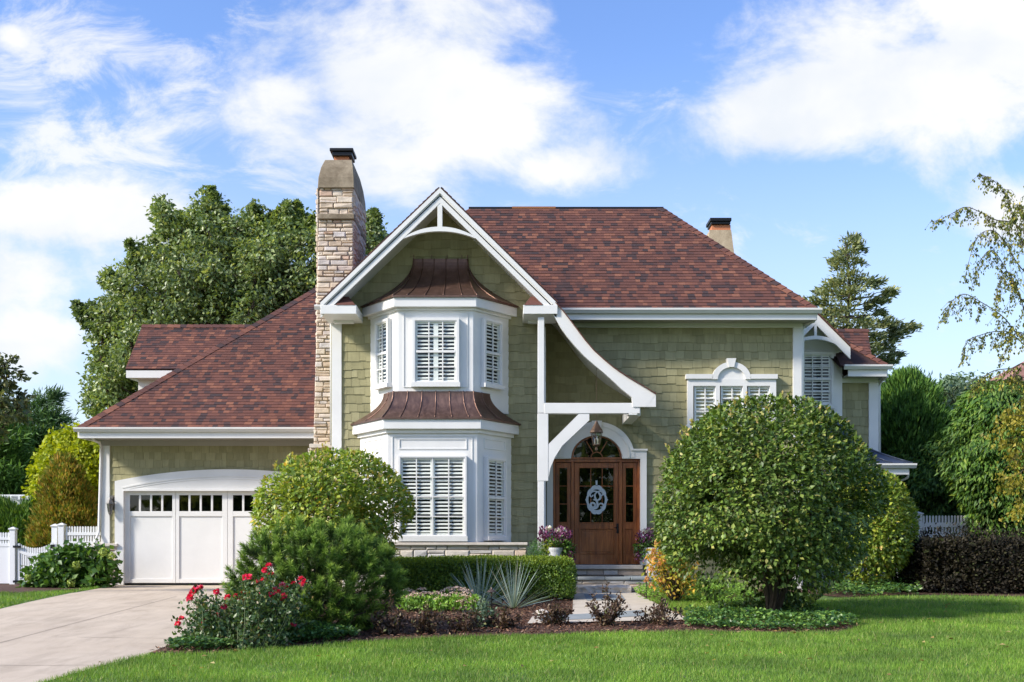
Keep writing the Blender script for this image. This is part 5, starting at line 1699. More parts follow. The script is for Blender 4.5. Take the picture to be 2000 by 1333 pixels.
# ---- clipped box hedge
def box_hedge(label, X0, X1, Y0, Y1, H, n, seed, mat, tipmat, L, Wd, name="box_hedge", rnd=4.0, cat="hedge", rough=.03, tipn=.18, zbase=0.0):
    rng = np.random.default_rng(seed)
    zb = zg((Y0 + Y1) / 2)
    t = thing(name, ((X0 + X1) / 2, (Y0 + Y1) / 2, zb), label, cat)
    hx, hy, hz = (X1 - X0) / 2, (Y1 - Y0) / 2, H / 2
    c = np.array([(X0 + X1) / 2, (Y0 + Y1) / 2, zb + hz + zbase])
    u = rng.random((n * 2, 3)) * 2 - 1
    f = rng.choice(3, len(u), p=np.array([hy * hz, hx * hz, hx * hy]) / (hy * hz + hx * hz + hx * hy))
    s = np.sign(rng.random(len(u)) - .5); s[f == 2] = np.where(rng.random((f == 2).sum()) < .9, 1, -1)
    u[np.arange(len(u)), f] = s
    p = u / (np.sum(np.abs(u * np.array([1, 1, 1])) ** rnd, axis=1) ** (1 / rnd))[:, None]
    nrm = unit(np.sign(p) * np.abs(p) ** (rnd - 1) / np.array([hx, hy, hz]) * min(hx, hy, hz))
    h = np.array([hx, hy, hz])
    # keep the rounding the same size along long hedges
    q = p.copy()
    rr = min(hy, hz) * .5
    core = np.sign(u) * np.minimum(np.abs(u * h), h - rr)
    dv = unit(u * h - core + nrm * 1e-4)
    pos = c + core + dv * rr
    nrm = dv
    pos = pos + nrm * (rough * wavy(pos, 2.2) + rough * .6 * rng.normal(size=len(pos)) - .16 * (rng.random(len(pos)) ** 2.2))[:, None]
    pos, nrm = pos[:n], nrm[:n]
    k = pos[:, 2] > zb + .03
    pos, nrm = pos[k], nrm[k]
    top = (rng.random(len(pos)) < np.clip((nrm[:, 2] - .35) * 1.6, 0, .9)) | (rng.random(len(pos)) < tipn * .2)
    ni = n // 2
    inn = c + (rng.random((ni, 3)) * 2 - 1) * np.maximum(h - .12, .05)
    pts_clump("foliage", t, np.concatenate([pos[~top], inn]), np.concatenate([nrm[~top], rnd_dirs(rng, ni)]), rng, np.concatenate([np.full((~top).sum(), L), np.full(ni, L * 2)]), np.concatenate([np.full((~top).sum(), Wd), np.full(ni, Wd * 2)]), mat, .3, 0)
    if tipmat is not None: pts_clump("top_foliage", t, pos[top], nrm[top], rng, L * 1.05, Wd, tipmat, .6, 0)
    mb = MB()
    for i in range(max(4, int((X1 - X0) / .35))):
        x = X0 + .2 + (X1 - X0 - .4) * rng.random(); y = (Y0 + Y1) / 2 + (rng.random() - .5) * .3
        mb.tube([(x, y, zb - .03), (x + rng.normal() * .05, y, zb + H * .4), (x + rng.normal() * .12, y + rng.normal() * .1, zb + H * .85)], [.02, .014, .006], 5)
    mb.build("stem", M['bark'], t)
    return t
box_hedge("low clipped box hedge running below the bay window to the steps", PX(752, 20.1), PX(1122, 20.1) + .0, 19.95, 21.1, .735, 42000, 41, LM['box'], LM['boxtop'], .036, .022)
box_hedge("dark purple leaved hedge along the back of the right lawn", PX(1795, 21.9), PX(2140, 21.9), 21.75, 23.4, 1.12, 34000, 42, LM['purplehedge'], None, .062, .034, "purple_hedge", rough=.15, zbase=0.02)

# ---- trees: trunk, limbs to foliage clumps placed through an irregular crown
def poly_pts(outline, ncl, rng, mind):
    o = np.array(outline, float); lo, hi = o.min(0), o.max(0)
    pts = []
    tries = 0
    while len(pts) < ncl and tries < 30000:
        tries += 1
        p = lo + rng.random(2) * (hi - lo)
        if not inside(p[None, 0], p[None, 1], outline)[0]: continue
        if all((p[0] - q[0]) ** 2 + (p[1] - q[1]) ** 2 > mind ** 2 for q in pts): pts.append(p)
    return np.array(pts)

def edge_dist(p, outline):
    o = np.array(outline, float); best = np.full(len(p), 1e9)
    for i in range(len(o)):
        a, b = o[i], o[(i + 1) % len(o)]
        t = np.clip(((p - a) @ (b - a)) / ((b - a) @ (b - a) + 1e-9), 0, 1)
        best = np.minimum(best, np.linalg.norm(p - (a + t[:, None] * (b - a)), axis=1))
    return best

def tree(name, label, cat, outline, D, base_x, ncl, mind, cr, twigs, per, L, Wd, mat, bark, seed, depth=1.6, trunk_r=.25, style='broad', group=None, trunk_top=None, layers=1, limb_low=.3, zbase=None, sig=.30, flat=.75, spires=()):
    rng = np.random.default_rng(seed)
    zb = zg(D) if zbase is None else zbase
    base = Vector((PX(base_x, D), D, zb))
    t = thing(name, base, label, cat, group)
    C = []
    for l in range(layers):
        pp = poly_pts(outline, ncl, rng, mind)
        ed = edge_dist(pp, outline)
        m = ed.max() + 1e-6
        for p, e in zip(pp, ed):
            th = depth * math.sqrt(min(1, e / m * 1.6))
            off = (rng.random() * 2 - 1) * th if l else -th * (.35 + .65 * rng.random())
            q = P(p[0], p[1], D + off)
            C.append((np.array(q), min(1, .55 + e / (mind * 2))))
    for (sx0, sy0, sx1, sy1) in spires:
        for q in range(7):
            s_ = q / 6 * 1.15
            p = P(sx0 + (sx1 - sx0) * s_, sy0 + (sy1 - sy0) * s_, D - depth * .25)
            C.append((np.array(p) + rng.normal(size=3) * .08, (.55 - .36 * s_)))
    ztop = max(c[0][2] for c in C) if trunk_top is None else trunk_top
    mb = MB()
    top = Vector((base.x + (np.mean([c[0][0] for c in C]) - base.x) * .8, D, ztop))
    n = 8
    tp = []
    for i in range(n):
        s = i / (n - 1)
        q = base.lerp(top, s); q += Vector((rng.normal() * .12 * s * trunk_r * 4, rng.normal() * .12 * s * trunk_r * 4, 0)); tp.append(q)
    tp[0].z -= .05
    mb.tube(tp, [trunk_r * (1.25 if i == 0 else 1 - .88 * i / (n - 1)) for i in range(n)], 8)
    pos_all, out_all = [], []
    H = ztop - zb
    for c, sc in C:
        cv = Vector(c)
        hd = math.hypot(cv.x - base.x, cv.y - D)
        s0 = max(limb_low, min(.93, (cv.z - zb - hd * (.85 if style == 'broad' else .15)) / max(H, .1)))
        k = s0 * (n - 1); i0 = min(int(k), n - 2)
        st = tp[i0].lerp(tp[i0 + 1], k - i0)
        r0 = min(trunk_r * (1 - .85 * s0) * .6, .03 + .028 * (cv - st).length)
        lp_ = curve3(st, cv, .08 * hd if style == 'broad' else -.05 * hd, rng, 5, .05 * cr)
        mb.tube(lp_, [r0, r0 * .75, r0 * .5, r0 * .3, r0 * .12], 5)
        R = cr * sc
        for j in range(twigs):
            d = rnd_dirs(rng, 1)[0]
            if style == 'needle': d[2] = d[2] * .35 + .05
            e = c + d * R * np.array([1, 1, flat]) * (.45 + .6 * rng.random())
            mb.tube([cv, (cv + Vector(e)) / 2 + Vector((0, 0, R * .08)), Vector(e)], [r0 * .18 + .004, .006, .003], 3, False)
            q = e + rng.normal(size=(per, 3)) * R * sig * np.array([1, 1, .7])
            if style == 'needle': q[:, 2] -= .25 * R * rng.random(per)
            pos_all.append(q)
            o = q - np.array([base.x, D, c[2] - R * .8]) if style != 'broad' else q - c
            out_all.append(unit(o + 1e-6))
    mb.build("trunk", bark, t)
    pos = np.concatenate(pos_all); out = np.concatenate(out_all)
    if style == 'broad': pts_clump("crown", t, pos, out, rng, L, Wd, mat, .1, .4, .9)
    elif style == 'spray': pts_clump("crown", t, pos, out, rng, L, Wd, mat, .75, 0, .45, .08)
    elif style == 'weep': pts_clump("crown", t, pos, out, rng, L, Wd, mat, 0, .75, .5, .1)
    else: pts_clump("crown", t, pos, out * np.array([1, 1, .3]), rng, L, Wd, mat, .15, 0, .45, .05, .8)
    return t

MAPLE = [(165, 800), (190, 700), (150, 615), (225, 590), (210, 540), (270, 520), (262, 490), (310, 470), (300, 420), (322, 405), (345, 440), (380, 425), (408, 382), (440, 425), (470, 440), (500, 408), (535, 440), (555, 400), (580, 405), (615, 440), (650, 430), (700, 440), (735, 425), (740, 500), (720, 640), (640, 700), (540, 720), (420, 700), (290, 760), (230, 800)]
tree("maple_tree", "tall dense green maple tree rising behind the stone chimney", "tree", MAPLE, 38, 460, 165, 19, .46, 12, 20, .15, .085, LM['maple'], M['bark'], 51, 3.2, .38, layers=2, limb_low=.25, sig=.30, flat=1.25, trunk_top=PZ(520, 38), spires=[(412, 440, 408, 380), (325, 450, 317, 408), (505, 450, 498, 408), (568, 440, 558, 402), (545, 450, 537, 422), (585, 440, 580, 408), (440, 460, 436, 425), (352, 470, 350, 428), (382, 460, 380, 425), (470, 470, 464, 440), (725, 470, 728, 428), (610, 460, 612, 432), (175, 640, 152, 605), (235, 560, 214, 535), (285, 520, 262, 490)])
tree("maple_tree", "dark leafy tree at the left edge above the pergola", "tree", [(-90, 690), (-30, 715), (20, 705), (38, 725), (25, 755), (42, 790), (48, 815), (10, 830), (0, 860), (-60, 880), (-120, 800)], 22, -70, 30, 18, .30, 10, 14, .11, .065, LM['leftleaf'], M['bark'], 52, 1.2, .14, sig=.22, limb_low=.4)
tree("spruce_tree", "bushy green spruce beyond the white pergola", "tree", [(95, 770), (110, 830), (125, 900), (130, 1000), (60, 1040), (-30, 1040), (-60, 900), (-30, 830), (40, 800), (75, 805)], 44, 70, 80, 20, .8, 10, 26, .30, .05, LM['spruce'], M['bark'], 53, 2.0, .25, 'needle', layers=2)
tree("spruce_tree", "pale green conifer rising behind the first spruce at the far left", "tree", [(-60, 840), (-10, 800), (20, 850), (50, 900), (60, 1020), (-60, 1040), (-100, 900)], 38, -10, 50, 20, .7, 10, 24, .26, .05, LM['arbor'], M['bark'], 54, 1.6, .2, 'needle', layers=1)
tree("golden_shrub", "bright yellow green tall shrub at the garage's left corner", "shrub", [(110, 860), (150, 838), (196, 850), (240, 880), (240, 1010), (205, 1040), (130, 1050), (85, 1000), (70, 930), (90, 890)], 30.5, 150, 75, 15, .36, 10, 26, .12, .08, LM['lime'], M['bark'], 55, 1.0, .08, 'broad', layers=2, limb_low=.1)
tree("rusty_cypress", "rust and green conical evergreen before the yellow shrub", "tree", [(125, 893), (145, 915), (165, 960), (182, 1010), (190, 1060), (150, 1090), (85, 1090), (62, 1060), (80, 1000), (95, 930)], 28.6, 128, 70, 14, .25, 12, 24, .10, .034, LM['rust'], M['bark'], 56, .8, .09, 'spray', layers=2, limb_low=.05)
tree("arborvitae", "small dark green arborvitae behind the white gate", "tree", [(75, 985), (95, 1040), (100, 1100), (50, 1110), (-30, 1110), (-40, 1020), (0, 985), (40, 1000)], 30, 40, 50, 16, .36, 9, 26, .13, .035, LM['arbordark'], M['bark'], 57, .8, .08, 'spray', layers=2, limb_low=.05)

# right hand trees
tree("pine_tree", "open crowned evergreen tree rising behind the right wing", "tree", [(1655, 462), (1672, 470), (1678, 520), (1700, 545), (1742, 570), (1700, 600), (1745, 630), (1780, 640), (1735, 670), (1750, 700), (1720, 730), (1745, 760), (1690, 790), (1590, 780), (1560, 640), (1565, 575), (1600, 580), (1612, 540), (1640, 545), (1632, 510)], 36, 1655, 58, 20, .42, 8, 18, .17, .06, LM['pineback'], M['bark'], 61, 1.8, .2, 'needle', layers=2, limb_low=.3, sig=.26, flat=.6)
tree("arborvitae", "tall feathery green arborvitae beside the right porch roof", "tree", [(1770, 735), (1800, 760), (1822, 800), (1850, 850), (1850, 1000), (1830, 1090), (1720, 1090), (1700, 960), (1712, 850), (1722, 800), (1745, 770)], 29.5, 1770, 120, 18, .45, 11, 28, .17, .045, LM['arbor'], M['bark'], 62, 1.1, .14, 'spray', layers=2, limb_low=.05)
tree("honey_locust", "pale blue green airy tree between the two arborvitaes", "tree", [(1840, 760), (1862, 748), (1895, 745), (1925, 760), (1930, 830), (1900, 900), (1840, 900), (1815, 860), (1825, 800)], 40, 1870, 46, 18, .62, 8, 20, .16, .08, LM['bluegreen'], M['bark'], 63, 1.4, .14, 'broad', layers=2, limb_low=.3)
tree("arborvitae", "dense dark green evergreen arching over the white picket fence", "tree", [(1905, 770), (1960, 755), (2040, 760), (2120, 800), (2140, 1100), (1930, 1100), (1920, 1010), (1890, 965), (1862, 925), (1865, 870), (1890, 820)], 25.2, 1985, 190, 17, .40, 11, 28, .15, .045, LM['arbordark'], M['bark'], 64, 1.5, .16, 'weep', layers=2, limb_low=.05)
tree("arborvitae", "shaded arborvitae close behind the white picket fence", "tree", [(1755, 880), (1820, 870), (1900, 880), (1930, 1000), (1920, 1120), (1760, 1120), (1745, 1000)], 28.6, 1840, 80, 18, .42, 10, 26, .15, .045, LM['arbordark'], M['bark'], 65, .8, .12, 'weep', layers=2, limb_low=.05)
tree("spruce_tree", "far dark spruce at the right edge behind the neighbour roof", "tree", [(2080, 640), (2160, 760), (2200, 1040), (2010, 1040), (2040, 800)], 60, 2090, 50, 30, 1.2, 9, 24, .4, .08, LM['spruce'], M['bark'], 66, 2.5, .3, 'needle', layers=1)

# weeping birch: trunk outside the picture, thin arching branches hung with leaves
def birch():
    rng = np.random.default_rng(71)
    D = 18.0
    b = Vector((PX(2110, D), D, zg(D)))
    t = thing("birch_tree", b, "weeping birch reaching in from the right edge with sparse hanging twigs", "tree")
    def q(x, y, o=0): return P(x, y, D + o)
    mb = MB()
    tr = [b, q(2105, 900), q(2090, 700), q(2060, 560), q(2040, 420, .2), q(2030, 250, .2), q(2035, 100, .2)]
    mb.tube([p - Vector((0, 0, .05)) if i == 0 else p for i, p in enumerate(tr)], [.13, .11, .09, .07, .05, .03, .015], 8)
    arms = [[(2060, 560), (2000, 480), (1985, 440), (1972, 400), (1958, 370), (1935, 350), (1913, 340)],
            [(2050, 500), (1985, 440), (1945, 430), (1915, 415), (1885, 405), (1855, 420), (1832, 432)],
            [(2060, 560), (2000, 530), (1960, 470), (1935, 450), (1905, 470), (1885, 545)],
            [(2075, 640), (2000, 590), (1975, 545), (1940, 490), (1915, 510), (1905, 545)],
            [(2080, 720), (1990, 655), (1960, 620), (1915, 590), (1880, 575), (1850, 600), (1846, 618)],
            [(2085, 760), (1985, 660), (1950, 648), (1915, 655), (1888, 668), (1880, 700)],
            [(2090, 790), (2010, 715), (1975, 720), (1940, 725), (1915, 742), (1905, 757)],
            [(2080, 700), (2010, 620), (1985, 560), (1965, 530), (1950, 560), (1945, 600)],
            [(2070, 560), (2020, 470), (2000, 420), (1990, 400), (1975, 430), (1970, 480)],
            [(2090, 760), (2020, 680), (1995, 650), (1975, 660), (1960, 700)],
            [(2100, 850), (2030, 760), (1990, 735), (1970, 745)], [(2030, 250), (2010, 330), (2000, 430), (1998, 480)],
            [(2040, 420), (2090, 330), (2140, 340), (2165, 420)], [(2060, 560), (2120, 450), (2190, 460), (2215, 540)], [(2030, 250), (2065, 170), (2100, 190), (2115, 260)], [(2090, 700), (2160, 590), (2230, 620), (2250, 700)], [(2095, 760), (2180, 700), (2240, 760), (2250, 820)]]
    lp, ld = [], []
    for a in arms:
        o = rng.random() * 1.2 - .6
        pts = smooth_path(a, 8)
        path = [q(x, y, o) for x, y in pts]
        m = len(path)
        mb.tube(path, [.0095 * (1 - i / m) + .002 for i in range(m)], 4)
        for i in range(int(m * .22), m):
            w = (i / m)
            if rng.random() < .95:
                L = .10 + .34 * rng.random() * (1.2 - w)
                e = path[i] + Vector((rng.normal() * .10, rng.normal() * .10, -L))
                mid = path[i].lerp(e, .5) + Vector((rng.normal() * .03, rng.normal() * .03, .05))
                mb.tube([path[i], mid, e], [.004, .003, .002], 3, False)
                k = int(4 + L * 46)
                for s in rng.random(k):
                    p = path[i].lerp(e, s) if s > .5 else path[i].lerp(mid, s * 2)
                    lp.append(np.array(p) + rng.normal(size=3) * .018); ld.append((rng.normal() * .4, rng.normal() * .4, -.7))
    mb.build("trunk", M['bark'], t)
    pts_clump("crown", t, np.array(lp), unit(np.array(ld)), rng, .046, .031, LM['birch'], 0, .5, .5)
    # lower, thicker and yellowing part of the crown
    pos = []
    mb = MB()
    for p in poly_pts([(1960, 775), (2030, 740), (2130, 800), (2140, 1010), (1990, 1010), (1945, 960), (1950, 870), (1925, 820)], 60, rng, 15):
        c = q(p[0], p[1], rng.random() * .8 - .4)
        s = Vector(tr[1]).lerp(Vector(tr[2]), rng.random())
        mb.tube(curve3(s, c, .25, rng, 5, .02), [.012, .009, .006, .004, .002], 4)
        for j in range(5):
            e = c + Vector((rng.normal() * .16, rng.normal() * .16, -.12 - .2 * rng.random()))
            for s_ in rng.random(13): pos.append(np.array(c.lerp(e, s_)) + rng.normal(size=3) * .03)
    mb.build("branch", M['bark'], t)
    pos = np.array(pos)
    o = pts_clump("yellowing_leaves", t, pos, unit(rng.normal(size=pos.shape) + np.array([0, 0, -.7])), rng, .060, .042, LM['birchyellow'], 0, .5, .5)
birch()

# ---- roses
def blossom_mesh(rng, r, k=16):
    """a many petalled bloom about the origin"""
    d = rnd_dirs(rng, k); d[:, 2] = np.abs(d[:, 2]) * .8 + .1; d = unit(d)
    pos = d * r * .25
    nr = unit(np.array([0, 0, 1.0]) - d * d[:, 2:3] + rng.normal(size=(k, 3)) * .2)
    return leaf_geo(pos, d, nr, r * 1.0, r * 1.15, .15)

def roses():
    rng = np.random.default_rng(81)
    D = 13.9
    b = G(480, 1268)
    t = thing("rose_bush", b, "rose bush with red blooms by the edge of the driveway", "rose bush")
    out = [(400, 1160), (370, 1195), (372, 1235), (420, 1262), (560, 1268), (600, 1240), (606, 1180), (590, 1150), (560, 1155), (525, 1128), (500, 1140), (480, 1150), (455, 1180), (440, 1165)]
    mb = MB(); pos, dr = [], []
    cl = poly_pts(out, 105, rng, 11)
    blooms = [(736, 100), (710, 132), (752, 165), (563, 182), (593, 182), (698, 207), (650, 225), (975, 198), (1004, 217), (920, 233), (972, 243), (858, 250), (835, 243), (782, 275), (802, 292), (758, 312), (848, 322), (830, 356), (685, 302), (498, 322), (548, 305), (530, 340), (432, 332), (408, 392), (757, 435), (533, 532), (352, 285), (302, 484), (352, 468), (265, 514), (310, 570), (92, 490), (66, 527), (915, 540),
              (160, 330), (185, 285), (175, 305), (155, 350), (200, 270), (225, 264)]
    bl = [(330 + x / 3.774, 1080 + y / 3.774) for x, y in blooms]
    allp = [tuple(p) for p in cl] + bl
    bb = Vector(b)
    ends = []
    for i, (x, y) in enumerate(allp):
        off = (rng.random() * 1.0 - .5) if i < len(cl) else -.25 - .3 * rng.random()
        e = P(x, y, D + off)
        if e.z < zg(e.y) + .05: e.z = zg(e.y) + .06
        s = bb + Vector(((e.x - bb.x) * .55 + rng.normal() * .05, rng.normal() * .12, 0)); s.z = zg(s.y) - .02
        pth = curve3(s, e, .06, rng, 6, .015)
        mb.tube(pth, [.006, .0055, .005, .004, .003, .002], 4)
        ends.append((e, i >= len(cl)))
        k = 72
        for s_ in (rng.random(k) ** .7):
            j = min(int(s_ * 5), 4); p = pth[j].lerp(pth[j + 1], s_ * 5 - j)
            if i >= len(cl) and s_ > .93: continue
            pos.append(np.array(p) + rng.normal(size=3) * (.06)); dr.append(rng.normal(size=3) + np.array([0, 0, .3]))
    mb.build("stem", plain("rose_stem", (.07, .10, .03), .7), t)
    pos = np.array(pos); k = pos[:, 2] > zgn(pos[:, 1]) + .02
    pts_clump("foliage", t, pos[k], unit(np.array(dr))[k], rng, .052, .034, LM['rose'], .2, 0)
    protos = []
    i = 0
    for e, isb in ends:
        if not isb: continue
        pink = i in (6, 12, 13, 27)
        v, f = blossom_mesh(rng, .040 if i < 34 else .045, 18)
        tilt = Matrix.Rotation(rng.normal() * .5 + .5, 3, 'X') @ Matrix.Rotation(rng.random() * 6, 3, 'Z')
        v = v @ np.array(tilt.transposed()) + np.array(e)
        np_mesh("bloom", v, f, LM['pinkrose'] if pink else LM['redrose'], t)
        i += 1
roses()

# ---- ground cover, dark ninebarks, sedum, oat grass and the rest of the bed
def cover(name, label, poly, n, seed, mat, h=.12, L=.055, Wd=.036):
    rng = np.random.default_rng(seed)
    xy = sample_poly(poly, n, rng)
    hh = h * (.55 + .45 * wavy(xy, 2.2)) + .03
    z = zgn(xy[:, 1]) + .02 + np.maximum(hh, .02) * rng.random(n) ** .6
    pos = np.column_stack([xy, z])
    ax = rnd_dirs(rng, n); ax[:, 2] = np.abs(ax[:, 2]) * .3
    s = .6 + .7 * rng.random(n)
    v, f = leaf_geo(pos, ax, unit(rng.normal(size=(n, 3)) * .5 + np.array([0, -.2, 1])), L * s, Wd * s, .08)
    return tag(np_mesh(name, v, f, mat), label, 'ground cover', kind='stuff')
cover("ground_cover", "low green ground cover under the rose bush and pine", gp([(325, 1272), (345, 1255), (420, 1242), (560, 1238), (690, 1240), (700, 1250), (640, 1257), (520, 1267), (430, 1274), (360, 1277)]), 8500, 91, LM['ivy'], .17)
cover("ground_cover", "glossy dark ground cover around the trunk of the large round shrub", gp([(1338, 1228), (1345, 1205), (1400, 1195), (1480, 1190), (1560, 1195), (1640, 1213), (1680, 1222), (1660, 1232), (1560, 1236), (1450, 1234)]), 9500, 92, LM['ivy'], .16)
cover("ground_cover", "feathery low green perennials right of the front walk", gp([(1238, 1168), (1262, 1156), (1330, 1152), (1440, 1152), (1490, 1185), (1400, 1192), (1345, 1178), (1270, 1178)]), 7500, 93, LM['sedum'], .26, .06, .022)
cover("ground_cover", "dark leafy plants at the foot of the right hedge", gp([(1600, 1168), (1640, 1150), (1790, 1150), (1800, 1163), (1700, 1167)]), 4500, 94, LM['ivy'], .34, .07, .04)

def upright_shrub(label, x, y, top, wpx, seed, n=15, mat=None, name="ninebark", group="dark ninebark shrubs along the mulch bed"):
    rng = np.random.default_rng(seed)
    b = G(x, y); D = b.y
    t = thing(name, b, label, "shrub", group)
    H = (y - top) / F * D; Wm = wpx / F * D * .5
    mb = MB(); pos, out = [], []
    for i in range(n):
        a = rng.random() * 6.283; rr = rng.random() ** .6
        h = H * (1 - .55 * rr) * (.75 + .3 * rng.random()) if i else H
        e = b + Vector((math.cos(a) * Wm * rr if i else 0, math.sin(a) * Wm * rr * .8 if i else 0, h))
        p = curve3(b + Vector((rng.normal() * .02, rng.normal() * .02, -.02)), e, -.03, rng, 6, .012)
        mb.tube(p, [.009, .008, .006, .005, .003, .002], 4)
        for s in rng.random(int(40 + 60 * h)):
            s = .18 + .82 * s; j = min(int(s * 5), 4)
            pos.append(np.array(p[j].lerp(p[j + 1], s * 5 - j)) + rng.normal(size=3) * .022)
            out.append(rng.normal(size=3) + np.array([0, 0, .5]))
    mb.build("stem", M['bark'], t)
    pts_clump("foliage", t, np.array(pos), unit(np.array(out)), rng, .052, .027, mat or LM['purple'], .3, 0)
    return t
for i, (x, y, top, w, lab) in enumerate((
        (760, 1243, 1160, 80, "dark leaved shrub in the shade of the pine mound"), (835, 1240, 1180, 95, "low dark shrub in front of the pink sedum clump"),
        (905, 1236, 1172, 95, "dark shrub just left of the grey feathery plant"), (985, 1230, 1178, 75, "low dark shrub right of the grey feathery plant"),
        (1085, 1222, 1172, 95, "bushy dark shrub just left of the front walk"), (1185, 1224, 1140, 110, "tallest purple brown shrub with one tall tip in front of the walk"),
        (1290, 1222, 1168, 110, "spreading dark shrub at the right corner of the walk"))):
    upright_shrub(lab, x, y, top, w, 100 + i, 15 if i != 5 else 17)
upright_shrub("grey green feathery plant before the blue grass clumps", 940, 1228, 1168, 70, 120, 22, LM['bluegreen'], "lavender_plant", None)

def oat_grass(label, x, y, hpx, seed, n=95, spread=1.0):
    rng = np.random.default_rng(seed)
    b = G(x, y); D = b.y
    t = thing("oat_grass", b, label, "ornamental grass", "blue grass clumps before the box hedge")
    H = hpx / F * D
    vs, fs = [], []
    for i in range(n):
        a = rng.random() * 6.283; el = (.05 + 1.25 * rng.random() ** 1.1) * spread
        L = H * (.75 + .4 * rng.random())
        d = np.array([math.cos(a) * math.sin(el), math.sin(a) * math.sin(el), math.cos(el)])
        side = np.array([-math.sin(a), math.cos(a), 0]) * .5 + rng.normal(size=3) * .4; side -= d * (side @ d); side /= np.linalg.norm(side)
        w = .0062
        p0 = np.array(b) + np.array([d[0], d[1], 0]) * .05
        bend = np.array([0, 0, -.10 * L * math.sin(el)])
        k = len(vs)
        for s, ww in ((0, .7), (.4, 1), (.75, .7), (1, .05)):
            c = p0 + d * L * s + bend * s * s
            vs += [c - side * w * ww, c + side * w * ww]
        fs += [(k, k + 1, k + 3, k + 2), (k + 2, k + 3, k + 5, k + 4), (k + 4, k + 5, k + 7, k + 6)]
    np_mesh("blades", vs, fs, LM['bluegrass'], t)
oat_grass("left clump of pale blue spiky grass by the box hedge, nearest the sedum", 938, 1186, 96, 131)
oat_grass("right clump of pale blue spiky grass by the box hedge, nearest the steps", 1003, 1189, 100, 132)

def flower_head(mb_pos, c, r, rng, k=40, flat=.35):
    a = rng.random(k) * 6.283; q = np.sqrt(rng.random(k)) * r
    return np.column_stack([c[0] + np.cos(a) * q, c[1] + np.sin(a) * q, c[2] + flat * r * (1 - (q / r) ** 2) + rng.normal(size=k) * r * .06])

def sedum():
    rng = np.random.default_rng(141)
    b = G(850, 1215); D = 18.0
    b = Vector((PX(850, D), D, zg(D)))
    t = thing("sedum", b, "clump of sedum with flat dusky pink flower heads beside the blue grass", "flowering plant")
    heads = [(793, 1152), (804, 1154), (811, 1158), (775, 1160), (783, 1167), (800, 1163), (824, 1149), (829, 1157), (838, 1157), (845, 1163), (852, 1157), (860, 1162), (868, 1153), (870, 1162), (879, 1148), (886, 1157), (893, 1147), (897, 1153), (903, 1150), (909, 1157), (915, 1153), (905, 1162), (918, 1165), (924, 1168), (903, 1172), (911, 1176), (922, 1174), (857, 1168), (847, 1158), (816, 1161), (876, 1150), (890, 1163)]
    mb = MB(); lp, lo_ = [], []
    for i, (x, y) in enumerate(heads):
        Dh = D + .15 * math.sin(i * 2.3) + (1165 - y) * .02
        e = P(x, y + 3, Dh)
        s = Vector((b.x + (e.x - b.x) * .8, Dh, zg(Dh) - .02))
        p = curve3(s, e, 0, rng, 4, .01); mb.tube(p, [.008, .007, .006, .005], 5)
        for q in rng.random(16):
            j = min(int(q * 3), 2); lp.append(np.array(p[j].lerp(p[j + 1], q * 3 - j))); lo_.append((rng.normal(), rng.normal(), .3))
        pos = flower_head(None, e, .078 + .026 * rng.random(), rng, 64)
        v, f = leaf_geo(pos, rnd_dirs(rng, 64) * np.array([1, 1, .3]), np.tile([0, -.2, 1.0], (64, 1)) + rng.normal(size=(64, 3)) * .3, .026, .024, .05)
        np_mesh("flower_head", v, f, LM['sedumflower'], t)
    for (x, y) in ((835, 1175), (861, 1181), (872, 1181), (832, 1191), (910, 1190), (795, 1170), (819, 1187), (798, 1186), (888, 1176)):
        e = P(x, y, D - .25); s = Vector((e.x, D - .2, zg(D) - .02))
        mb.tube([s, e], [.006, .005], 4)
        pos = flower_head(None, e, .032, rng, 26, .6)
        v, f = leaf_geo(pos, rnd_dirs(rng, 26), np.tile([0, -.2, 1.0], (26, 1)) + rng.normal(size=(26, 3)) * .3, .018, .016, .05)
        np_mesh("flower_bud", v, f, LM['cream'], t)
    for i in range(1500):
        x = PX(775 + 160 * rng.random(), D); y = D + rng.normal() * .22
        lp.append(np.array([x, y, zg(y) + .04 + .20 * rng.random()])); lo_.append((rng.normal(), rng.normal(), .3))
    mb.build("stem", plain("sedum_stem", (.16, .26, .08), .6), t)
    pts_clump("foliage", t, np.array(lp), unit(np.array(lo_)), rng, .065, .034, LM['sedum'], .4, 0)
sedum()

def hydrangea():
    rng = np.random.default_rng(151)
    D = 25.0
    out = [(44, 1150), (75, 1098), (110, 1080), (140, 1070), (180, 1074), (212, 1080), (224, 1140), (200, 1150), (90, 1166)]
    b = Vector((PX(140, D), D, zg(D)))
    t = thing("hydrangea", b, "hydrangea bush with green flower heads by the garage corner", "shrub")
    mb = MB(); pos, od = [], []
    for p in list(poly_pts(out, 150, rng, 7)):
        off = -.5 * rng.random() - .1 + .4 * rng.random()
        c = P(p[0], p[1], D + off)
        mb.tube(curve3(Vector((b.x + (c.x - b.x) * .7, D, zg(D) - .02)), c, .02, rng, 4, .02), [.01, .008, .006, .004], 4)
        for k in range(17): pos.append(np.array(c) + rng.normal(size=3) * .09); od.append(rng.normal(size=3) * .7 + np.array([0, -.5, .4]))
    mb.build("stem", M['bark'], t)
    pos = np.array(pos); k = pos[:, 2] > zg(25) + .03
    pts_clump("foliage", t, pos[k], unit(np.array(od))[k], rng, .15, .10, LM['hydrangea'], .1, .35, .6)
    for (x, y, r) in ((149, 1104, .075), (202, 1079, .08), (218, 1086, .07), (139, 1139, .075), (55, 1128, .055)):
        c = P(x, y, D - .62)
        d = rnd_dirs(rng, 110)
        v, f = leaf_geo(np.array(c) + d * r, rnd_dirs(rng, 110), d, .04, .036, .1)
        np_mesh("flower_head", v, f, LM['hydflower'], t)
hydrangea()

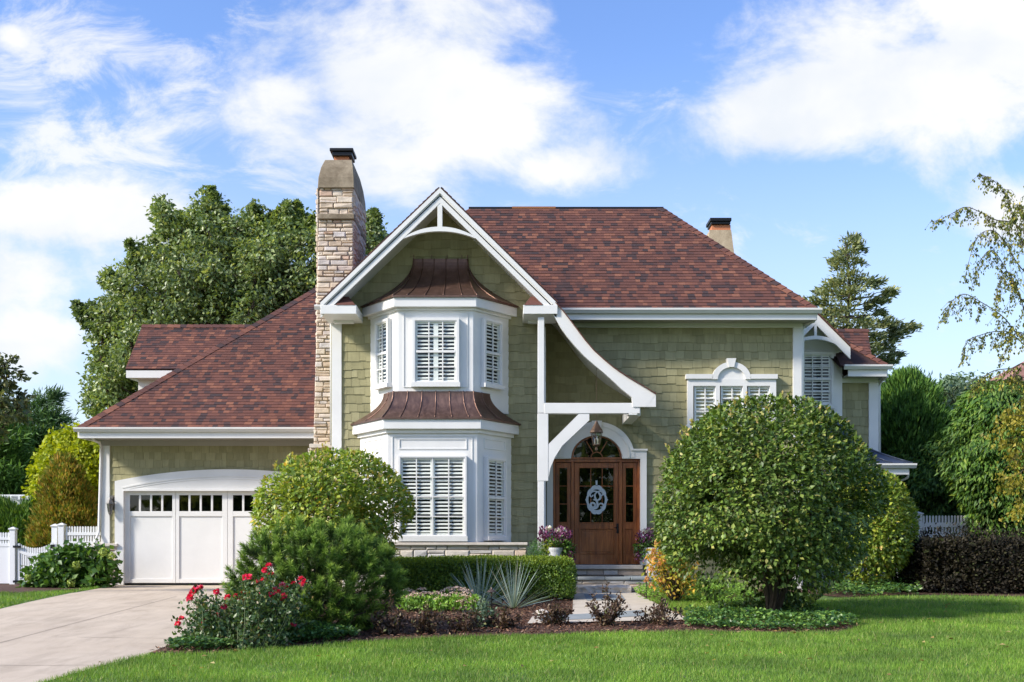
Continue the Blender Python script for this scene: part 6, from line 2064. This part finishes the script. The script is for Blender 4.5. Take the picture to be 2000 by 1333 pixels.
def orange_hydrangea():
    rng = np.random.default_rng(161)
    D = 19.6
    out = [(1272, 1140), (1268, 1090), (1285, 1050), (1310, 1040), (1345, 1080), (1360, 1150), (1300, 1160)]
    b = Vector((PX(1318, D), D, zg(D)))
    t = thing("panicle_hydrangea", b, "yellowing shrub with orange flower spikes right of the front steps", "shrub")
    mb = MB(); pos, od = [], []
    for p in list(poly_pts(out, 80, rng, 7)):
        c = P(p[0], p[1], D + rng.random() * .7 - .35)
        mb.tube(curve3(Vector((b.x, D, zg(D) - .02)), c, .05, rng, 4, .02), [.01, .008, .006, .004], 4)
        for k in range(18): pos.append(np.array(c) + rng.normal(size=3) * .055); od.append(rng.normal(size=3))
    mb.build("stem", M['bark'], t)
    pts_clump("foliage", t, np.array(pos), unit(np.array(od)), rng, .075, .042, LM['panicle'], .1, .3, .6)
    for (x, y) in ((1263, 1131), (1291, 1133), (1272, 1143), (1271, 1111), (1275, 1090), (1277, 1077), (1284, 1060), (1288, 1100), (1300, 1092), (1292, 1052)):
        c = P(x, y, D - .3)
        u = rng.random((60, 1)); a = rng.random((60, 1)) * 6.283
        pp = np.array(c) + np.hstack([np.cos(a) * .045 * (1 - u * .6), np.sin(a) * .045 * (1 - u * .6), u * .09 - .045])
        v, f = leaf_geo(pp, rnd_dirs(rng, 60), rnd_dirs(rng, 60), .028, .026, .1)
        np_mesh("flower_spike", v, f, LM['orange'], t)
orange_hydrangea()

# ---- planters on the steps
def planter(x, D, zt, wtop, label, seed, flip, fern):
    rng = np.random.default_rng(seed)
    zb = PZ(1127, 22.25) if D > 22 else zg(D) - .02
    X = PX(x, D)
    t = thing("planter", (X, D, zb), label, "planter", "ribbed planters flanking the front door")
    r = wtop / F * D / 2
    h = zt - zb
    prof = [(r * .62, 0), (r * .66, .02)]
    for i in range(9):
        s = i / 9
        prof += [(r * (.68 + .30 * s), .03 + (h - .07) * s), (r * (.71 + .30 * s), .03 + (h - .07) * (s + .055))]
    prof += [(r * 1.06, h - .035), (r * 1.06, h), (r * .92, h), (r * .9, h - .06)]
    b = MB(); b.lathe((X, D, zb), prof, 24); b.build("pot", painted("grey_white_pot", (.58, .58, .59), .6, .15, 8), t, smooth=False)
    b = MB(); b.lathe((X, D, zb), [(r * .9, h - .07), (r * .9, h - .05)], 20); b.build("soil", M['mulch'], t)
    c = np.array([X, D, zb + h])
    def cl(name, n, mat, cx, cz, rx, rz, L, Wd, up=.4, dr=0):
        p = c + np.array([cx, 0, cz]) + rnd_dirs(rng, n) * np.array([rx, rx * .8, rz]) * (rng.random((n, 1)) ** .4)
        pts_clump(name, t, p, unit(p - c + np.array([0, 0, .1])), rng, L, Wd, mat, up, dr)
    f = -1 if flip else 1
    cl("foliage", 300, LM['coleus'], .12 * f, .20, .23, .18, .070, .026)
    cl("foliage", 160, LM['hydrangea'], .05 * f, .10, .24, .12, .065, .036)
    cl("foliage", 160, LM['coleus'], -.20 * f, .22, .14, .16, .075, .028)
    cl("trailing_vine", 260, LM['hydrangea'], .20 * f, -.02, .20, .18, .07, .045, 0, .5)
    cl("foliage", 120, LM['coleus'], .26 * f, -.10, .12, .22, .06, .03, 0, .4)
    cl("trailing_vine", 260, LM['chart'], -.12 * f, .0, .13, .20, .05, .038, 0, .4)
    for q in ((.16, .30), (-.12, .34), (.05, .31)):
        cl("flower", 60, LM['whiteflower'], q[0] * f, q[1], .06, .05, .045, .04)
    if fern: cl("fern", 1500, LM['fern'], -.32, -.12, .20, .30, .055, .006, .2, .3)
planter(1084, 21.3, PZ(1070, 21.3), 30, "ribbed pale planter with purple foliage left of the front door", 171, False, True)
planter(1276, 22.7, PZ(1070, 22.7), 36, "ribbed pale planter half hidden by the shrub right of the front door", 172, True, False)

# ------------------------------------------------------------------ fences, gate, pergola, lights, neighbour
WV = M['white_vinyl']
def post(name, parent, x, D, ytop, w=.13):
    b = MB(); X = PX(x, D); z1 = PZ(ytop, D)
    b.box(X - w / 2, X + w / 2, D - w / 2, D + w / 2, zg(D) - .05, z1 - .06); b.box(X - w * .66, X + w * .66, D - w * .66, D + w * .66, z1 - .06, z1 - .035)
    b.add([(X - w * .66, D - w * .66, z1 - .035), (X + w * .66, D - w * .66, z1 - .035), (X + w * .66, D + w * .66, z1 - .035), (X - w * .66, D + w * .66, z1 - .035), (X, D, z1 + .01)], [(0, 1, 4), (1, 2, 4), (2, 3, 4), (3, 0, 4)])
    b.build(name, WV, parent, bevel=.004)
def picket_panel(parent, x0, x1, D, ytop, yrails, ysolid, n, curve=0):
    pk = MB(); rl = MB()
    pw = .038
    for i in range(n):
        x = x0 + (x1 - x0) * (i + .5) / n
        s = 2 * (i + .5) / n - 1
        yt = ytop + curve * (1 - s * s)
        X = PX(x, D)
        zt = PZ(yt, D); zb = PZ(ysolid, D)
        pk.box(X - pw / 2, X + pw / 2, D - .012, D + .012, zb, zt - .02)
        pk.add([(X - pw / 2, D - .012, zt - .02), (X + pw / 2, D - .012, zt - .02), (X, D - .012, zt), (X - pw / 2, D + .012, zt - .02), (X + pw / 2, D + .012, zt - .02), (X, D + .012, zt)], [(0, 1, 2), (5, 4, 3), (0, 2, 5, 3), (1, 4, 5, 2)])
    pk.build("pickets", WV, parent)
    for y0, y1 in yrails:
        a, c = [], []
        for k in range(13):
            s = 2 * k / 12 - 1; x = x0 + (x1 - x0) * k / 12
            a.append((x, y0 + curve * (1 - s * s))); c.append((x, y1 + curve * (1 - s * s)))
        rl.fband(a, c, D - .025, D + .025)
    rl.build("rail", WV, parent)
FD = 26.6
zf = zg(26)
fg = thing("picket_fence", (PX(160, FD), FD, zf), "white picket topped fence panel between the gate and the garage", "fence")
post("post", fg, 121, FD, 1022); post("post", fg, 108, FD + .12, 1024)
picket_panel(fg, 128, 196, FD, 1028, ((1040, 1046), (1058, 1064)), 1058, 13)
b = MB(); b.fbox(128, 1064.2, 196, 1140, FD - .015, FD + .015); b.build("solid_panel", WV, fg)
fe = thing("picket_fence", (PX(0, FD), FD, zf), "white picket topped fence at the left edge beyond the gate", "fence")
post("post", fe, 26, FD, 1030)
picket_panel(fe, -60, 19, FD, 1040, ((1050, 1055), (1062, 1068)), 1062, 16)
b = MB(); b.fbox(-60, 1068.2, 19, 1140, FD - .015, FD + .015); b.build("solid_panel", WV, fe)
gt = thing("garden_gate", (PX(68, FD), FD, zf), "white picket gate with dipping top rail and black hinges", "gate")
picket_panel(gt, 35, 102, FD, 1060, ((1072, 1078),), 1134, 15, 10)
b = MB(); b.fbox(34, 1062, 38, 1137, FD - .03, FD + .03); b.fbox(99, 1060, 103, 1137, FD - .03, FD + .03); b.fbox(38, 1131, 99, 1137, FD - .0295, FD + .0295)
b.fprism([(38, 1131), (38, 1126), (97, 1082), (97, 1088)], FD - .04, FD - .013); b.build("gate_frame", WV, gt)
b = MB()
for y in (1068, 1136): b.fbox(25, y - 2, 40, y + 2, FD - .075, FD - .045)
b.fbox(98, 1064, 106, 1072, FD - .08, FD - .05); b.build("hinge", M['black'], gt)

RD_ = 25.4
fr_ = thing("picket_fence", (PX(1840, RD_), RD_, zg(25)), "white picket fence section behind the dark hedge on the right", "fence")
post("post", fr_, 1793, RD_, 1000, .15); 
picket_panel(fr_, 1801, 1905, RD_, 1007, ((1021, 1030), (1043, 1050)), 1080, 17)
picket_panel(fr_, 1760, 1785, RD_, 1007, ((1021.3, 1030.3), (1043.3, 1050.3)), 1080, 4)
b = MB(); b.fbox(1760, 1050.5, 1785, 1150, RD_ - .015, RD_ + .015); b.fbox(1801, 1050.5, 1905, 1150, RD_ - .015, RD_ + .015); b.build("solid_panel", WV, fr_)

PD = 33.0
pg = thing("pergola", (PX(20, PD), PD, zg(PD)), "white slatted garden pergola beyond the left fence", "pergola")
b = MB()
for i, D in enumerate((PD, PD + 2.2)):
    b.box(PX(-120, PD), PX(70, PD), D, D + .09, PZ(992, PD), PZ(977, PD))
b.build("beam", WV, pg)
b = MB()
for i in range(12):
    x = PX(-118 + i * 16.5, PD); b.box(x, x + .05, PD - .4, PD + 2.7, PZ(977, PD) + .0005, PZ(970, PD))
b.build("rafter", WV, pg)
b = MB()
for i in range(22):
    y = PD - .35 + i * .14; b.box(PX(-122, PD), PX(72, PD), y, y + .05, PZ(970, PD) + .0005, PZ(967.5, PD))
b.build("slats", WV, pg)
for x in (-100, 48):
    for D in (PD, PD + 2.2):
        b = MB(); b.box(PX(x, PD) - .07, PX(x, PD) + .07, D - .025, D + .115, zg(D) - .05, PZ(992.3, PD)); b.build("post", WV, pg)

ND = 55
nb = thing("neighbour_house", (PX(2070, ND), ND, zg(ND)), "neighbouring house with reddish roof half hidden by trees at right", "house")
b = MB(); b.box(PX(1975, ND), PX(2400, ND), ND, ND + 9, zg(ND) - .1, PZ(820, ND)); b.build("wall", painted("tan_wall", (.40, .33, .26), .8), nb)
rn = MB()
e0, e1, r0_, r1_ = P(1930, 775, ND), P(2430, 775, ND), P(2030, 690, ND + 5), P(2330, 690, ND + 5)
shingles(rn, [e0, e1, r1_, r0_], (0, -.3, 1), .16, .2, .45, .004, .014, 0, 0, 200)
rn.prism([e0, r0_, Vector((e0.x, ND + 10, e0.z))], (0, 0, -.05)); rn.prism([e0, e1, r1_, r0_], (0, .02, -.06))
rn.build("roof", per_piece("faded_shingles", [(0, (.20, .10, .085)), (.5, (.27, .14, .115)), (1, (.33, .18, .14))], .9, .2), nb, fix=False)

def path_light(name, label, x, y, top, hat, D=None):
    b0 = G(x, y); D = b0.y
    t = thing(name, b0, label, "path light", "low path lights in the planting")
    b = MB(); zt = PZ(top, D)
    b.tube([(b0.x, D, b0.z - .03), (b0.x, D, zt - .04)], .009, 6); b.build("stake", M['black'], t)
    b = MB(); r = hat / F * D / 2
    b.lathe((b0.x, D, zt), [(r, -.055), (r * .75, -.035), (r * .3, -.012), (.012, 0), (.006, .02)], 12); b.lathe((b0.x, D, zt), [(.014, -.12), (.018, -.056)], 8)
    b.build("lamp_head", M['bronze'], t)
path_light("path_light", "small bronze hat path light among the blue grass clumps", 960, 1193, 1150, 20)
path_light("path_light", "slim dark path light stake right of the front steps", 1263, 1172, 1113, 5)
mk = G(1508, 1212)
b = MB(); b.lathe(mk, [(.022, -.02), (.022, .10), (.016, .135), (.004, .145)], 10); tag(b.build("marker_post", plain("grey_marker", (.45, .42, .36), .7)), "small grey marker post in the ground cover by the big shrub", "marker post")
rk = MB()
def rock(mb, c, r, seed):
    g = np.random.default_rng(seed); prof = []
    vs, fs = [], []
    n, m = 10, 5
    for j in range(m + 1):
        ph = math.pi * .5 * j / m
        for i in range(n):
            a = 2 * math.pi * i / n; k = 1 + .15 * g.normal()
            vs.append((c[0] + math.cos(a) * math.cos(ph) * r[0] * k, c[1] + math.sin(a) * math.cos(ph) * r[1] * k, c[2] + math.sin(ph) * r[2] * (1 + .1 * g.normal())))
    for j in range(m):
        for i in range(n): fs.append((j * n + i, j * n + (i + 1) % n, (j + 1) * n + (i + 1) % n, (j + 1) * n + i))
    mb.add(vs, fs)
for i, (x, y, w, lab) in enumerate(((1056, 1200, 36, "flat pale edging stone left of the front walk"),)):
    c = G(x, y); b = MB(); rock(b, (c.x, c.y, c.z - .02), (w / F * c.y * .5, .14, .09), 300 + i); tag(b.build("edging_stone", M['capstone']), lab, "stone")

# ------------------------------------------------------------------ the far side of the street: what the door glass and windows look out on
rngS = np.random.default_rng(500)
n = 9000
xs0 = rngS.random(n) * 150 - 75
hgt = 9 + 3.5 * np.sin(xs0 * .23) + 2 * np.sin(xs0 * .61 + 1)
pos = np.column_stack([xs0, -52 + rngS.normal(size=n) * 3, -1 + hgt * rngS.random(n) ** .7])
d = rnd_dirs(rngS, n)
v, f = leaf_geo(pos, d, rnd_dirs(rngS, n), 1.5, 1.1, .1)
tag(np_mesh("treeline", v, f, LM['maple']), 'row of trees across the street', 'trees', kind='stuff')

lf = sample_poly(FRONT, 130, rngS, lambda p: (p[:, 1] > 9.0) * 1.0)
pos = np.column_stack([lf, zgn(lf[:, 1]) + .045])
v, f = leaf_geo(pos, unit(np.column_stack([rngS.normal(size=(130, 2)), np.zeros(130)])), unit(np.column_stack([rngS.normal(size=(130, 2)) * .5, np.ones(130)])), .05 + .03 * rngS.random(130), .04, .15)
tag(np_mesh("fallen_leaves", v, f, leaf_mat("dry_leaf", [(0, (.25, .14, .05)), (.6, (.42, .30, .12)), (1, (.50, .46, .22))], gain=1.0)), 'a few dry leaves scattered over the lawn', 'leaves', kind='stuff')
